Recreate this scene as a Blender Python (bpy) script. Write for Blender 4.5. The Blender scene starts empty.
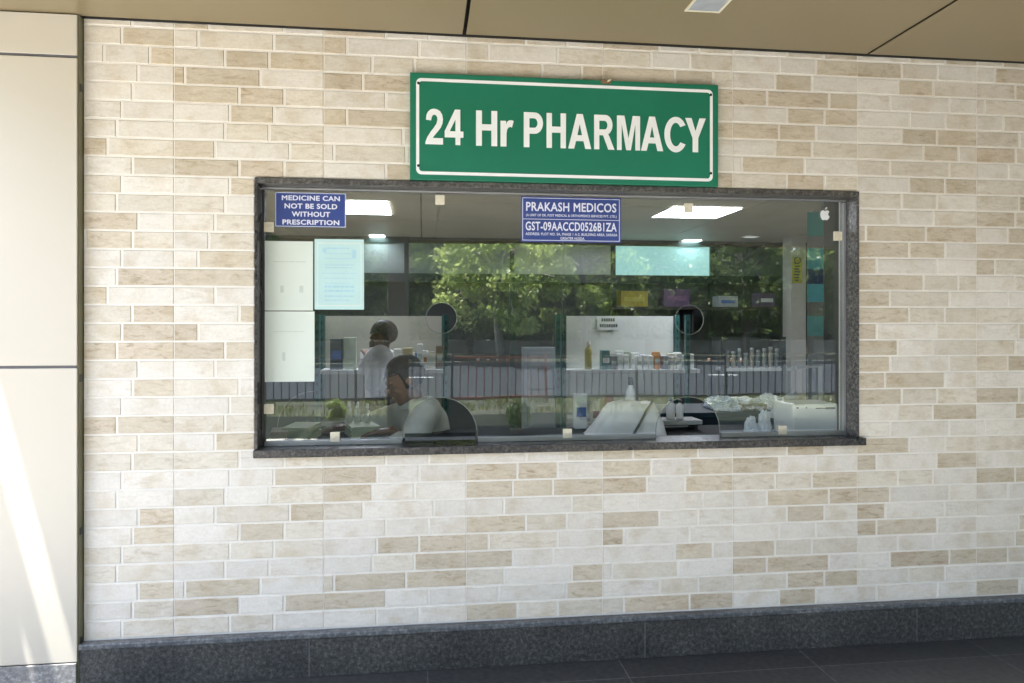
import bpy, bmesh, math, random
import numpy as np
from mathutils import Vector, Matrix, noise

R = math.radians
rng = random.Random(7)
S = bpy.context.scene
COL = S.collection

# ------------------------------------------------------------------ camera model
F, TH, D, H, Y0 = 727.4, 0.122, 3.1336, 1.464, 324.7
CT, ST = math.cos(TH), math.sin(TH)
GL = 0.08                      # glass plane

def at(px, py, y):
    """world X, Z of the point seen at (px, py) lying at depth y behind the wall plane"""
    t = (px - 512) / F
    yc = D + y
    x = yc * (t * CT + ST) / (CT - t * ST)
    d = yc * CT + x * ST
    return x, H - (py - Y0) / F * d

def mir(px, py, y):
    """the same for something standing y metres out in front of the glass, seen mirrored"""
    return at(px, py, y + 2 * GL)

# ------------------------------------------------------------------ helpers
def origin(o):
    v = Vector((0, 0, 0))
    while o is not None:
        v += o.location
        o = o.parent
    return v

def link(name, me, mat, parent=None, smooth=False):
    o = bpy.data.objects.new(name, me)
    COL.objects.link(o)
    if mat is not None:
        ms = mat if isinstance(mat, (list, tuple)) else [mat]
        if len(me.materials): me.materials.clear()
        for m in ms:
            me.materials.append(m)
    if parent is not None:
        me.transform(Matrix.Translation(-origin(parent)))
        o.parent = parent
    if smooth:
        me.polygons.foreach_set('use_smooth', [True] * len(me.polygons))
    return o

def tag(o, label=None, cat=None, group=None, kind=None):
    if label: o['label'] = label
    if cat: o['category'] = cat
    if group: o['group'] = group
    if kind: o['kind'] = kind
    return o

def thing(name, loc, label, cat, group=None):
    o = bpy.data.objects.new(name, None)
    o.empty_display_size = 0.05
    COL.objects.link(o)
    o.location = loc
    return tag(o, label, cat, group)

def base(o, loc):
    """move a mesh thing's origin to its base without moving the mesh"""
    loc = Vector(loc)
    o.data.transform(Matrix.Translation(-loc))
    o.location = loc
    return o

def copy_tree(o, loc=None, rz=None, parent=None):
    c = o.copy(); COL.objects.link(c)
    if parent is not None: c.parent = parent
    if loc is not None: c.location = loc
    if rz is not None: c.rotation_euler = (0, 0, rz)
    for ch in list(o.children):
        copy_tree(ch, None, None, c)
    return c

class MB:
    def __init__(s):
        s.v = []; s.f = []; s.m = []
    def quad(s, a, b, c, d, m=0):
        n = len(s.v); s.v += [tuple(a), tuple(b), tuple(c), tuple(d)]; s.f.append((n, n+1, n+2, n+3)); s.m.append(m); return s
    def box(s, x0, y0, z0, x1, y1, z1, m=0):
        n = len(s.v)
        s.v += [(x0,y0,z0),(x1,y0,z0),(x1,y1,z0),(x0,y1,z0),(x0,y0,z1),(x1,y0,z1),(x1,y1,z1),(x0,y1,z1)]
        for f in ((0,3,2,1),(4,5,6,7),(0,1,5,4),(1,2,6,5),(2,3,7,6),(3,0,4,7)):
            s.f.append(tuple(n+i for i in f)); s.m.append(m)
        return s
    def obox(s, c, hx, hy, hz, rz=0.0, rx=0.0, m=0):
        n = len(s.v); M = Matrix.Translation(c) @ Matrix.Rotation(rz, 4, 'Z') @ Matrix.Rotation(rx, 4, 'X')
        for q in ((-1,-1,-1),(1,-1,-1),(1,1,-1),(-1,1,-1),(-1,-1,1),(1,-1,1),(1,1,1),(-1,1,1)):
            s.v.append(tuple(M @ Vector((q[0]*hx, q[1]*hy, q[2]*hz))))
        for f in ((0,3,2,1),(4,5,6,7),(0,1,5,4),(1,2,6,5),(2,3,7,6),(3,0,4,7)):
            s.f.append(tuple(n+i for i in f)); s.m.append(m)
        return s
    def tube(s, pts, r, n=8, m=0, cap=True):
        pts = [Vector(p) for p in pts]
        rs = r if isinstance(r, (list, tuple)) else [r] * len(pts)
        b0 = len(s.v)
        for i, p in enumerate(pts):
            t = (pts[min(i+1, len(pts)-1)] - pts[max(i-1, 0)]).normalized()
            u = t.cross(Vector((0, 0, 1)))
            if u.length < 1e-3: u = t.cross(Vector((0, 1, 0)))
            u.normalize(); w = t.cross(u)
            for k in range(n):
                a = 2 * math.pi * k / n
                s.v.append(tuple(p + (u * math.cos(a) + w * math.sin(a)) * rs[i]))
        for i in range(len(pts) - 1):
            for k in range(n):
                a = b0 + i*n + k; b = b0 + i*n + (k+1) % n
                s.f.append((a, b, b+n, a+n)); s.m.append(m)
        if cap:
            s.f.append(tuple(b0 + k for k in range(n))); s.m.append(m)
            e = b0 + (len(pts)-1)*n
            s.f.append(tuple(e + n-1-k for k in range(n))); s.m.append(m)
        return s
    def lathe(s, cx, cy, prof, n=16, m=0):
        b0 = len(s.v)
        for r, z in prof:
            for k in range(n):
                a = 2 * math.pi * k / n
                s.v.append((cx + r*math.cos(a), cy + r*math.sin(a), z))
        for i in range(len(prof)-1):
            for k in range(n):
                a = b0 + i*n + k; b = b0 + i*n + (k+1) % n
                s.f.append((a, b, b+n, a+n)); s.m.append(m)
        s.f.append(tuple(b0 + n-1-k for k in range(n))); s.m.append(m)
        e = b0 + (len(prof)-1)*n
        s.f.append(tuple(e + k for k in range(n))); s.m.append(m)
        return s
    def mesh(s, name):
        me = bpy.data.meshes.new(name)
        me.from_pydata(s.v, [], s.f)
        me.polygons.foreach_set('material_index', s.m)
        me.update()
        return me
    def build(s, name, mat, parent=None, smooth=False, bevel=0.0):
        o = link(name, s.mesh(name), mat, parent, smooth)
        if bevel:
            b = o.modifiers.new('bevel', 'BEVEL'); b.width = bevel; b.segments = 2; b.limit_method = 'ANGLE'
        return o

def pbox(px0, py0, px1, py1, y, dep):
    """extents of a box whose front face at depth y covers that piece of the photograph"""
    xa, za = at(px0, py1, y); xb, zb = at(px1, py0, y)
    return (xa, y, za, xb, y + dep, zb)

def evaluated_mesh(ob):
    COL.objects.link(ob)
    dg = bpy.context.evaluated_depsgraph_get()
    dg.update()
    me = bpy.data.meshes.new_from_object(ob.evaluated_get(dg))
    bpy.data.objects.remove(ob)
    return me

def shape_mesh(splines, y, thick):
    """flat outline(s) with holes in the XZ plane, front face at y, thick deep"""
    c = bpy.data.curves.new('outline', 'CURVE'); c.dimensions = '2D'; c.fill_mode = 'BOTH'; c.extrude = thick / 2
    for pts in splines:
        sp = c.splines.new('POLY'); sp.points.add(len(pts) - 1); sp.use_cyclic_u = True
        for p, q in zip(sp.points, pts): p.co = (q[0], q[1], 0, 1)
    me = evaluated_mesh(bpy.data.objects.new('outline', c))
    me.transform(Matrix(((1,0,0,0),(0,0,-1,y + thick/2),(0,1,0,0),(0,0,0,1))))
    return me

def circle_pts(cx, cz, r, n=40, a0=0, a1=2*math.pi, closed=True):
    return [(cx + r*math.cos(a0 + (a1-a0)*k/(n if closed else n-1)), cz + r*math.sin(a0 + (a1-a0)*k/(n if closed else n-1))) for k in range(n)]

def rrect(x0, z0, x1, z1, r, n=6):
    out = []
    for cx, cz, a in ((x1-r, z1-r, 0), (x0+r, z1-r, 90), (x0+r, z0+r, 180), (x1-r, z0+r, 270)):
        out += [(cx + r*math.cos(R(a + 90*k/n)), cz + r*math.sin(R(a + 90*k/n))) for k in range(n+1)]
    return out

def lettering(body, x0, x1, z0, z1, y, mat, parent, bold=0.02, thick=0.0008, name='lettering', space=1.06):
    """one mesh of raised letters; heavier strokes come from slightly shifted, staggered copies"""
    c = bpy.data.curves.new('lettering', 'FONT'); c.body = body; c.extrude = 0.01; c.space_character = space
    c.resolution_u = 3
    me0 = evaluated_mesh(bpy.data.objects.new('lettering', c))
    n = len(me0.vertices); co = np.empty(n*3); me0.vertices.foreach_get('co', co); co = co.reshape(-1, 3)
    faces = [tuple(p.vertices) for p in me0.polygons]
    lo = co.min(0) - bold; hi = co.max(0) + bold
    V = []; Fc = []
    for i, (dx, dz) in enumerate([(0, 0)] + [(bold*math.cos(R(45*k)), bold*math.sin(R(45*k))) for k in range(8)]):
        out = np.empty_like(co); th = thick + 0.00006*i
        out[:, 0] = x0 + (co[:, 0] + dx - lo[0]) / (hi[0] - lo[0]) * (x1 - x0)
        out[:, 2] = z0 + (co[:, 1] + dz - lo[1]) / (hi[1] - lo[1]) * (z1 - z0)
        out[:, 1] = y - (co[:, 2] + 0.01) / 0.02 * th
        b = len(V); V += [tuple(v) for v in out]; Fc += [tuple(b + k for k in f) for f in faces]
    me = bpy.data.meshes.new(name); me.from_pydata(V, [], Fc); me.update()
    return link(name, me, mat, parent)

def arc(cx, cy, rx, ry, a0, a1, n=14):
    return [(cx + rx*math.cos(R(a0 + (a1-a0)*k/n)), cy + ry*math.sin(R(a0 + (a1-a0)*k/n))) for k in range(n+1)]
GLYPH = {
 'P': [[(0,0),(0,1)] + arc(.41,.695,.305,.305,90,-90) + [(.21,.39),(.21,0)], [(.21,.83)] + arc(.385,.695,.125,.135,90,-90) + [(.21,.56)]],
 'R': [[(0,0),(0,1)] + arc(.45,.71,.29,.29,90,-66) + [(.60,.40),(.82,0),(.57,0),(.36,.41),(.21,.41),(.21,0)], [(.21,.83)] + arc(.42,.705,.115,.125,90,-90) + [(.21,.58)]],
 'A': [[(0,0),(.33,1),(.56,1),(.89,0),(.66,0),(.59,.22),(.30,.22),(.23,0)], [(.355,.39),(.535,.39),(.445,.72)]],
 'M': [[(0,0),(0,1),(.30,1),(.47,.34),(.64,1),(.94,1),(.94,0),(.75,0),(.75,.76),(.565,0),(.375,0),(.19,.76),(.19,0)]],
 'C': [arc(.42,.5,.42,.52,33,327,40) + arc(.42,.5,.21,.345,320,40,34)],
 'Y': [[(.29,0),(.29,.41),(0,1),(.245,1),(.40,.62),(.555,1),(.80,1),(.505,.41),(.505,0)]],
 'H': [[(0,0),(0,1),(.21,1),(.21,.615),(.55,.615),(.55,1),(.76,1),(.76,0),(.55,0),(.55,.44),(.21,.44),(.21,0)]],
 'r': [[(0,0),(0,.73),(.185,.73),(.185,.63),(.22,.70),(.28,.745),(.36,.755),(.44,.735),(.385,.545),(.33,.565),(.27,.545),(.225,.49),(.205,.38),(.20,0)]],
 '2': [[(0,0),(.66,0),(.66,.18),(.28,.18),(.34,.25),(.46,.36),(.58,.48),(.645,.60),(.66,.71),(.63,.84),(.55,.94),(.44,.99),(.33,1.005),(.20,.98),(.10,.91),(.045,.81),(.03,.69),(.22,.67),(.24,.76),(.28,.82),(.34,.84),(.40,.82),(.445,.77),(.45,.69),(.42,.59),(.33,.48),(.20,.35),(.08,.20),(.02,.09)]],
 '4': [[(.42,0),(.42,.21),(0,.21),(0,.385),(.40,1),(.61,1),(.61,.385),(.73,.385),(.73,.21),(.61,.21),(.61,0)], [(.42,.385),(.42,.72),(.195,.385)]],
}
# ------------------------------------------------------------------ materials
def new_mat(name):
    m = bpy.data.materials.new(name); m.use_nodes = True
    nt = m.node_tree; b = nt.nodes['Principled BSDF']
    return m, nt, b

def node(nt, t, **kw):
    n = nt.nodes.new(t)
    for k, v in kw.items():
        if k in n.inputs.keys(): n.inputs[k].default_value = v
        else: setattr(n, k, v)
    return n

def ramp(nt, stops):
    r = nt.nodes.new('ShaderNodeValToRGB')
    e = r.color_ramp.elements
    while len(e) < len(stops): e.new(0.5)
    for i, (p, c) in enumerate(stops):
        e[i].position = p; e[i].color = (*c, 1) if len(c) == 3 else c
    return r

def mat(name, col, rough=0.6, metal=0.0, var=0.12, scale=8.0, bump=0.0, bscale=60.0, spec=0.5):
    """plain material with a soft procedural unevenness of colour, roughness and surface"""
    m, nt, b = new_mat(name)
    tc = node(nt, 'ShaderNodeTexCoord')
    nz = node(nt, 'ShaderNodeTexNoise'); nz.inputs['Scale'].default_value = scale; nz.inputs['Detail'].default_value = 6
    nt.links.new(tc.outputs['Object'], nz.inputs['Vector'])
    lo = tuple(max(0, c*(1-var)) for c in col); hi = tuple(min(1, c*(1+var)) for c in col)
    r = ramp(nt, [(0.3, lo), (0.7, hi)])
    nt.links.new(nz.outputs['Fac'], r.inputs['Fac']); nt.links.new(r.outputs['Color'], b.inputs['Base Color'])
    mr = node(nt, 'ShaderNodeMapRange'); mr.inputs['To Min'].default_value = max(0.02, rough*0.85); mr.inputs['To Max'].default_value = min(1, rough*1.15)
    nt.links.new(nz.outputs['Fac'], mr.inputs['Value']); nt.links.new(mr.outputs['Result'], b.inputs['Roughness'])
    b.inputs['Metallic'].default_value = metal
    b.inputs['Specular IOR Level'].default_value = spec
    if bump:
        n2 = node(nt, 'ShaderNodeTexNoise'); n2.inputs['Scale'].default_value = bscale; n2.inputs['Detail'].default_value = 4
        nt.links.new(tc.outputs['Object'], n2.inputs['Vector'])
        bp = node(nt, 'ShaderNodeBump'); bp.inputs['Strength'].default_value = bump; bp.inputs['Distance'].default_value = 0.01
        nt.links.new(n2.outputs['Fac'], bp.inputs['Height']); nt.links.new(bp.outputs['Normal'], b.inputs['Normal'])
    return m

def emit_mat(name, col, strength):
    m, nt, b = new_mat(name)
    b.inputs['Base Color'].default_value = (*[min(c, .8) for c in col], 1)
    b.inputs['Emission Color'].default_value = (*col, 1); b.inputs['Emission Strength'].default_value = strength
    return m

def granite(name, dark, light, rough=0.35, scale=1.0, fleck=0.5):
    m, nt, b = new_mat(name)
    tc = node(nt, 'ShaderNodeTexCoord')
    a = node(nt, 'ShaderNodeTexNoise'); a.inputs['Scale'].default_value = 70*scale; a.inputs['Detail'].default_value = 8; a.inputs['Roughness'].default_value = 0.75
    v = node(nt, 'ShaderNodeTexVoronoi'); v.inputs['Scale'].default_value = 130*scale
    big = node(nt, 'ShaderNodeTexNoise'); big.inputs['Scale'].default_value = 3.5; big.inputs['Detail'].default_value = 5
    for n in (a, v, big): nt.links.new(tc.outputs['Object'], n.inputs['Vector'])
    mid = tuple((p*0.65+q*0.35) for p, q in zip(dark, light))
    r = ramp(nt, [(0.40, dark), (0.52, mid), (0.63, light)])
    nt.links.new(a.outputs['Fac'], r.inputs['Fac'])
    r2 = ramp(nt, [(0.0, (1, 1, 1)), (0.16, (0.35, 0.35, 0.35)), (0.3, (0, 0, 0))])
    nt.links.new(v.outputs['Distance'], r2.inputs['Fac'])
    mx = node(nt, 'ShaderNodeMix', data_type='RGBA', blend_type='ADD'); mx.inputs['Factor'].default_value = 1
    sc = node(nt, 'ShaderNodeMix', data_type='RGBA'); sc.inputs[6].default_value = (0, 0, 0, 1); sc.inputs[7].default_value = tuple(c*fleck for c in light) + (1,)
    nt.links.new(r2.outputs['Color'], sc.inputs['Factor'])
    nt.links.new(r.outputs['Color'], mx.inputs[6]); nt.links.new(sc.outputs[2], mx.inputs[7])
    bm_ = node(nt, 'ShaderNodeMix', data_type='RGBA', blend_type='MULTIPLY'); bm_.inputs['Factor'].default_value = 1
    rb = ramp(nt, [(0.3, (0.72, 0.72, 0.74)), (0.7, (1.15, 1.15, 1.12))])
    nt.links.new(big.outputs['Fac'], rb.inputs['Fac'])
    nt.links.new(mx.outputs[2], bm_.inputs[6]); nt.links.new(rb.outputs['Color'], bm_.inputs[7])
    nt.links.new(bm_.outputs[2], b.inputs['Base Color'])
    mr = node(nt, 'ShaderNodeMapRange'); mr.inputs['To Min'].default_value = rough*0.7; mr.inputs['To Max'].default_value = rough*1.5
    nt.links.new(big.outputs['Fac'], mr.inputs['Value']); nt.links.new(mr.outputs['Result'], b.inputs['Roughness'])
    return m

def glass_mat(name, tint, refl, edge=0.75, dust=0.006):
    m, nt, b = new_mat(name); nt.nodes.remove(b)
    out = nt.nodes['Material Output']
    tr = node(nt, 'ShaderNodeBsdfTransparent'); tr.inputs['Color'].default_value = (*tint, 1)
    gl = node(nt, 'ShaderNodeBsdfGlossy'); gl.inputs['Roughness'].default_value = 0.0; gl.inputs['Color'].default_value = (0.96, 1.0, 0.98, 1)
    lw = node(nt, 'ShaderNodeLayerWeight'); lw.inputs['Blend'].default_value = 0.5
    pw = node(nt, 'ShaderNodeMath', operation='POWER'); pw.inputs[1].default_value = 4.0
    ml = node(nt, 'ShaderNodeMath', operation='MULTIPLY_ADD'); ml.inputs[1].default_value = edge; ml.inputs[2].default_value = refl
    nt.links.new(lw.outputs['Facing'], pw.inputs[0]); nt.links.new(pw.outputs[0], ml.inputs[0])
    # a very slight waviness of the sheet
    tc = node(nt, 'ShaderNodeTexCoord'); nz = node(nt, 'ShaderNodeTexNoise'); nz.inputs['Scale'].default_value = 2.2; nz.inputs['Detail'].default_value = 1
    bp = node(nt, 'ShaderNodeBump'); bp.inputs['Strength'].default_value = 0.05; bp.inputs['Distance'].default_value = 0.01
    nt.links.new(tc.outputs['Object'], nz.inputs['Vector']); nt.links.new(nz.outputs['Fac'], bp.inputs['Height']); nt.links.new(bp.outputs['Normal'], gl.inputs['Normal'])
    mx = node(nt, 'ShaderNodeMixShader')
    nt.links.new(ml.outputs[0], mx.inputs['Fac']); nt.links.new(tr.outputs[0], mx.inputs[1]); nt.links.new(gl.outputs[0], mx.inputs[2])
    df = node(nt, 'ShaderNodeBsdfDiffuse'); df.inputs['Color'].default_value = (0.62, 0.68, 0.60, 1)
    n2 = node(nt, 'ShaderNodeTexNoise'); n2.inputs['Scale'].default_value = 3.0; n2.inputs['Detail'].default_value = 7; n2.inputs['Roughness'].default_value = 0.65
    nt.links.new(tc.outputs['Object'], n2.inputs['Vector'])
    md = node(nt, 'ShaderNodeMapRange'); md.inputs['From Min'].default_value = 0.3; md.inputs['From Max'].default_value = 0.75; md.inputs['To Min'].default_value = dust*0.6; md.inputs['To Max'].default_value = dust*1.6
    nt.links.new(n2.outputs['Fac'], md.inputs['Value'])
    my = node(nt, 'ShaderNodeMixShader'); nt.links.new(md.outputs['Result'], my.inputs['Fac'])
    nt.links.new(mx.outputs[0], my.inputs[1]); nt.links.new(df.outputs[0], my.inputs[2])
    nt.links.new(my.outputs[0], out.inputs['Surface'])
    return m

def leaf_mat(name, a, b_, trans=0.35):
    m, nt, b = new_mat(name)
    out = nt.nodes['Material Output']
    at_ = node(nt, 'ShaderNodeAttribute', attribute_name='shade')
    r = ramp(nt, [(0.0, a), (1.0, b_)])
    nt.links.new(at_.outputs['Fac'], r.inputs['Fac'])
    nt.links.new(r.outputs['Color'], b.inputs['Base Color']); b.inputs['Roughness'].default_value = 0.38
    tl = node(nt, 'ShaderNodeBsdfTranslucent'); r2 = ramp(nt, [(0.0, tuple(min(.9, 1.5*v) for v in a)), (1.0, tuple(min(.9, 1.5*v) for v in b_))]); nt.links.new(at_.outputs['Fac'], r2.inputs['Fac']); nt.links.new(r2.outputs['Color'], tl.inputs['Color'])
    mx = node(nt, 'ShaderNodeMixShader'); mx.inputs['Fac'].default_value = trans
    nt.links.new(b.outputs[0], mx.inputs[1]); nt.links.new(tl.outputs[0], mx.inputs[2]); nt.links.new(mx.outputs[0], out.inputs['Surface'])
    return m

def brick_mat():
    m, nt, b = new_mat('stone_brick')
    tc = node(nt, 'ShaderNodeTexCoord')
    tint = node(nt, 'ShaderNodeAttribute', attribute_name='tint')
    off = node(nt, 'ShaderNodeAttribute', attribute_name='shift')
    vein_amt = node(nt, 'ShaderNodeAttribute', attribute_name='veins')
    add = node(nt, 'ShaderNodeVectorMath', operation='ADD')
    nt.links.new(tc.outputs['Object'], add.inputs[0]); nt.links.new(off.outputs['Vector'], add.inputs[1])
    mp = node(nt, 'ShaderNodeMapping'); mp.inputs['Rotation'].default_value = (0, R(38), 0); mp.inputs['Scale'].default_value = (10, 10, 32)
    nt.links.new(add.outputs[0], mp.inputs['Vector'])
    st = node(nt, 'ShaderNodeTexNoise'); st.inputs['Scale'].default_value = 1.6; st.inputs['Detail'].default_value = 9; st.inputs['Roughness'].default_value = 0.7; st.inputs['Distortion'].default_value = 0.8
    nt.links.new(mp.outputs[0], st.inputs['Vector'])
    fine = node(nt, 'ShaderNodeTexNoise'); fine.inputs['Scale'].default_value = 110; fine.inputs['Detail'].default_value = 6
    nt.links.new(add.outputs[0], fine.inputs['Vector'])
    rv = ramp(nt, [(0.33, (0.64, 0.58, 0.49)), (0.43, (0.89, 0.86, 0.80)), (0.5, (1.0, 0.99, 0.97)), (0.58, (1.04, 1.04, 1.03)), (0.7, (1.2, 1.2, 1.2))])
    nt.links.new(st.outputs['Fac'], rv.inputs['Fac'])
    m1 = node(nt, 'ShaderNodeMix', data_type='RGBA', blend_type='MULTIPLY')
    nt.links.new(vein_amt.outputs['Fac'], m1.inputs['Factor'])
    nt.links.new(tint.outputs['Color'], m1.inputs[6]); nt.links.new(rv.outputs['Color'], m1.inputs[7])
    rf = ramp(nt, [(0.3, (0.95, 0.94, 0.92)), (0.7, (1.04, 1.04, 1.04))])
    nt.links.new(fine.outputs['Fac'], rf.inputs['Fac'])
    m2 = node(nt, 'ShaderNodeMix', data_type='RGBA', blend_type='MULTIPLY'); m2.inputs['Factor'].default_value = 1
    nt.links.new(m1.outputs[2], m2.inputs[6]); nt.links.new(rf.outputs['Color'], m2.inputs[7])
    # slow drift of tone across each stone
    slow = node(nt, 'ShaderNodeTexNoise'); slow.inputs['Scale'].default_value = 9; slow.inputs['Detail'].default_value = 4
    nt.links.new(add.outputs[0], slow.inputs['Vector'])
    rs = ramp(nt, [(0.32, (0.86, 0.81, 0.73)), (0.5, (1, 1, 1)), (0.7, (1.04, 1.04, 1.05))]); nt.links.new(slow.outputs['Fac'], rs.inputs['Fac'])
    m3 = node(nt, 'ShaderNodeMix', data_type='RGBA', blend_type='MULTIPLY'); m3.inputs['Factor'].default_value = 0.8
    nt.links.new(m2.outputs[2], m3.inputs[6]); nt.links.new(rs.outputs['Color'], m3.inputs[7])
    nt.links.new(m3.outputs[2], b.inputs['Base Color'])
    b.inputs['Roughness'].default_value = 0.55
    bp = node(nt, 'ShaderNodeBump'); bp.inputs['Strength'].default_value = 0.25; bp.inputs['Distance'].default_value = 0.004
    nt.links.new(st.outputs['Fac'], bp.inputs['Height']); nt.links.new(bp.outputs['Normal'], b.inputs['Normal'])
    return m

def stone_floor_mat():
    m, nt, b = new_mat('dark_paving')
    tc = node(nt, 'ShaderNodeTexCoord')
    br = node(nt, 'ShaderNodeTexBrick'); br.offset = 0.0
    br.inputs['Scale'].default_value = 1.0; br.inputs['Brick Width'].default_value = 0.83; br.inputs['Row Height'].default_value = 0.83
    br.inputs['Mortar Size'].default_value = 0.0022; br.inputs['Bias'].default_value = 0.0
    br.inputs['Color1'].default_value = (0.040, 0.041, 0.042, 1); br.inputs['Color2'].default_value = (0.056, 0.057, 0.058, 1); br.inputs['Mortar'].default_value = (0.14, 0.14, 0.14, 1)
    mp = node(nt, 'ShaderNodeMapping'); mp.inputs['Location'].default_value = (-0.02, 0.20, 0)
    nt.links.new(tc.outputs['Object'], mp.inputs['Vector']); nt.links.new(mp.outputs[0], br.inputs['Vector'])
    nz = node(nt, 'ShaderNodeTexNoise'); nz.inputs['Scale'].default_value = 40; nz.inputs['Detail'].default_value = 8
    bg = node(nt, 'ShaderNodeTexNoise'); bg.inputs['Scale'].default_value = 2.0; bg.inputs['Detail'].default_value = 6
    for n in (nz, bg): nt.links.new(tc.outputs['Object'], n.inputs['Vector'])
    r = ramp(nt, [(0.3, (0.7, 0.7, 0.72)), (0.7, (1.35, 1.35, 1.3))]); nt.links.new(nz.outputs['Fac'], r.inputs['Fac'])
    mx = node(nt, 'ShaderNodeMix', data_type='RGBA', blend_type='MULTIPLY'); mx.inputs['Factor'].default_value = 1
    nt.links.new(br.outputs['Color'], mx.inputs[6]); nt.links.new(r.outputs['Color'], mx.inputs[7])
    nt.links.new(mx.outputs[2], b.inputs['Base Color'])
    mr = node(nt, 'ShaderNodeMapRange'); mr.inputs['To Min'].default_value = 0.2; mr.inputs['To Max'].default_value = 0.55
    nt.links.new(bg.outputs['Fac'], mr.inputs['Value']); nt.links.new(mr.outputs['Result'], b.inputs['Roughness'])
    return m

M = {}
M['brick'] = brick_mat()
M['grout'] = mat('pale_grout', (0.72, 0.70, 0.65), 0.85, var=0.06, scale=14, bump=0.15, bscale=150)
M['plaster'] = mat('plaster', (0.35, 0.34, 0.32), 0.9)
M['granite_trim'] = granite('grey_granite', (0.03, 0.029, 0.026), (0.17, 0.16, 0.145), 0.3)
M['granite_jamb'] = granite('polished_granite', (0.035, 0.035, 0.035), (0.19, 0.185, 0.175), 0.18, 1.2)
M['granite_sill'] = granite('dark_granite', (0.012, 0.012, 0.012), (0.11, 0.104, 0.098), 0.25, 1.1)
M['skirt'] = granite('skirting_granite', (0.020, 0.0205, 0.0205), (0.115, 0.116, 0.112), 0.36, 0.85, 0.45)
M['skirt_joint'] = mat('joint_filler', (0.13, 0.13, 0.128), 0.8)
M['paving'] = stone_floor_mat()
M['cream'] = mat('cream_panel', (0.50, 0.47, 0.40), 0.38, var=0.02, scale=1.5)
M['panel_side'] = mat('panel_edge', (0.16, 0.15, 0.09), 0.5)
M['joint'] = mat('sealant_joint', (0.10, 0.10, 0.11), 0.6)
M['soffit'] = mat('bronze_panel', (0.215, 0.177, 0.102), 0.38, var=0.05, scale=1.2, bump=0.04, bscale=2.5)
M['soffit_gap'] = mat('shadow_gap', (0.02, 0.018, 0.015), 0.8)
M['alu'] = mat('aluminium', (0.40, 0.41, 0.42), 0.4, 0.7)
M['dark_alu'] = mat('dark_aluminium', (0.05, 0.05, 0.05), 0.45, 0.3)
M['green'] = mat('green_enamel', (0.010, 0.165, 0.095), 0.34, var=0.07, scale=3)
M['white'] = mat('white_vinyl', (0.80, 0.83, 0.84), 0.5, var=0.03)
M['blue'] = mat('blue_enamel', (0.032, 0.060, 0.235), 0.38, var=0.08, scale=9)
M['lav'] = mat('pale_lavender', (0.72, 0.74, 0.84), 0.5, var=0.03)
M['screw'] = mat('dark_screw', (0.05, 0.05, 0.05), 0.4, 0.6)
M['rust'] = mat('torn_board', (0.16, 0.10, 0.05), 0.8, var=0.5, scale=60)
M['glass'] = glass_mat('window_glass', (0.965, 0.985, 0.975), 0.10)
M['glass_edge'] = mat('ground_glass_edge', (0.16, 0.19, 0.17), 0.3)
M['acrylic'] = glass_mat('smoked_acrylic', (0.42, 0.42, 0.40), 0.10)
M['clip'] = mat('beige_clip', (0.66, 0.62, 0.48), 0.45, var=0.08, scale=60)
M['paper'] = mat('white_paper', (0.63, 0.70, 0.64), 0.7, var=0.03, scale=6)
M['paper_blue'] = mat('pale_blue_paper', (0.46, 0.66, 0.66), 0.6, var=0.05, scale=7)
M['ink'] = mat('faint_grey_print', (0.50, 0.57, 0.52), 0.7, var=0.1)
M['ink_blue'] = mat('faint_blue_print', (0.36, 0.58, 0.66), 0.7, var=0.1)
M['ink_dark'] = mat('dark_print', (0.10, 0.11, 0.11), 0.7)
M['plastic_white'] = mat('white_plastic', (0.84, 0.85, 0.84), 0.35, var=0.03)
M['black'] = mat('black_plastic', (0.02, 0.02, 0.022), 0.35)

# ------------------------------------------------------------------ ground
g = MB(); g.quad((-160, -260, -0.03), (160, -260, -0.03), (160, 60, -0.03), (-160, 60, -0.03))
tag(g.build('ground', mat('dusty_concrete', (0.45, 0.43, 0.39), 0.9, var=0.15, scale=0.6)), kind='structure')
g = MB(); g.box(-2.6, -1.5, -0.12, 9, 0.0, 0.0);
tag(g.build('pavement', M['paving']), kind='structure')
g = MB(); g.box(-2.6, -8.6, -0.12, 9, -6.3, 0.0)
tag(g.build('shaded_green_paving', mat('shaded_green_paving', (0.015, 0.018, 0.012), 0.95, var=0.4, scale=4, spec=0.15)), kind='structure')  # dark green base colour carries the canopy's shade on this paving
g = MB(); g.box(-2.6, -6.299, -0.12, 9, -1.501, 0.0)
tag(g.build('forecourt', mat('pale_bounce_paving', (0.52, 0.50, 0.46), 0.6, var=0.08, scale=2)), kind='structure')  # unseen floor made pale to bounce light onto wall and soffit
g = MB(); g.quad((-60, -11.0, -0.012), (60, -11.0, -0.012), (60, -8.0, -0.012), (-60, -8.0, -0.012))
tag(g.build('verge_soil', mat('verge_soil', (0.05, 0.052, 0.035), 0.95, var=0.4, scale=2.5, bump=0.4, bscale=20)), kind='structure')
g = MB(); g.quad((-70, -22.6, -0.02), (70, -22.6, -0.02), (70, -11.2, -0.02), (-70, -11.2, -0.02))
tag(g.build('road', mat('asphalt', (0.030, 0.035, 0.043), 0.95, var=0.15, scale=0.4, spec=0.2)), kind='structure')
g = MB(); g.box(-60, -11.2, -0.12, 60, -11.0, 0.02); g.box(-60, -22.9, -0.12, 60, -22.6, 0.12)
tag(g.build('kerb', mat('kerb_concrete', (0.10, 0.10, 0.09), 0.9, var=0.2, scale=3)), kind='structure')
g = MB()
for k in range(-6, 8):
    x0 = -0.62 + k * 9.0
    g.box(x0, -17.52, -0.03, x0 + 0.95, -17.38, -0.015)
tag(g.build('road_marking', M['white']), kind='structure')
g = MB(); g.quad((-150, -250, -0.008), (150, -250, -0.008), (150, -22.9, -0.008), (-150, -22.9, -0.008))
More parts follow.
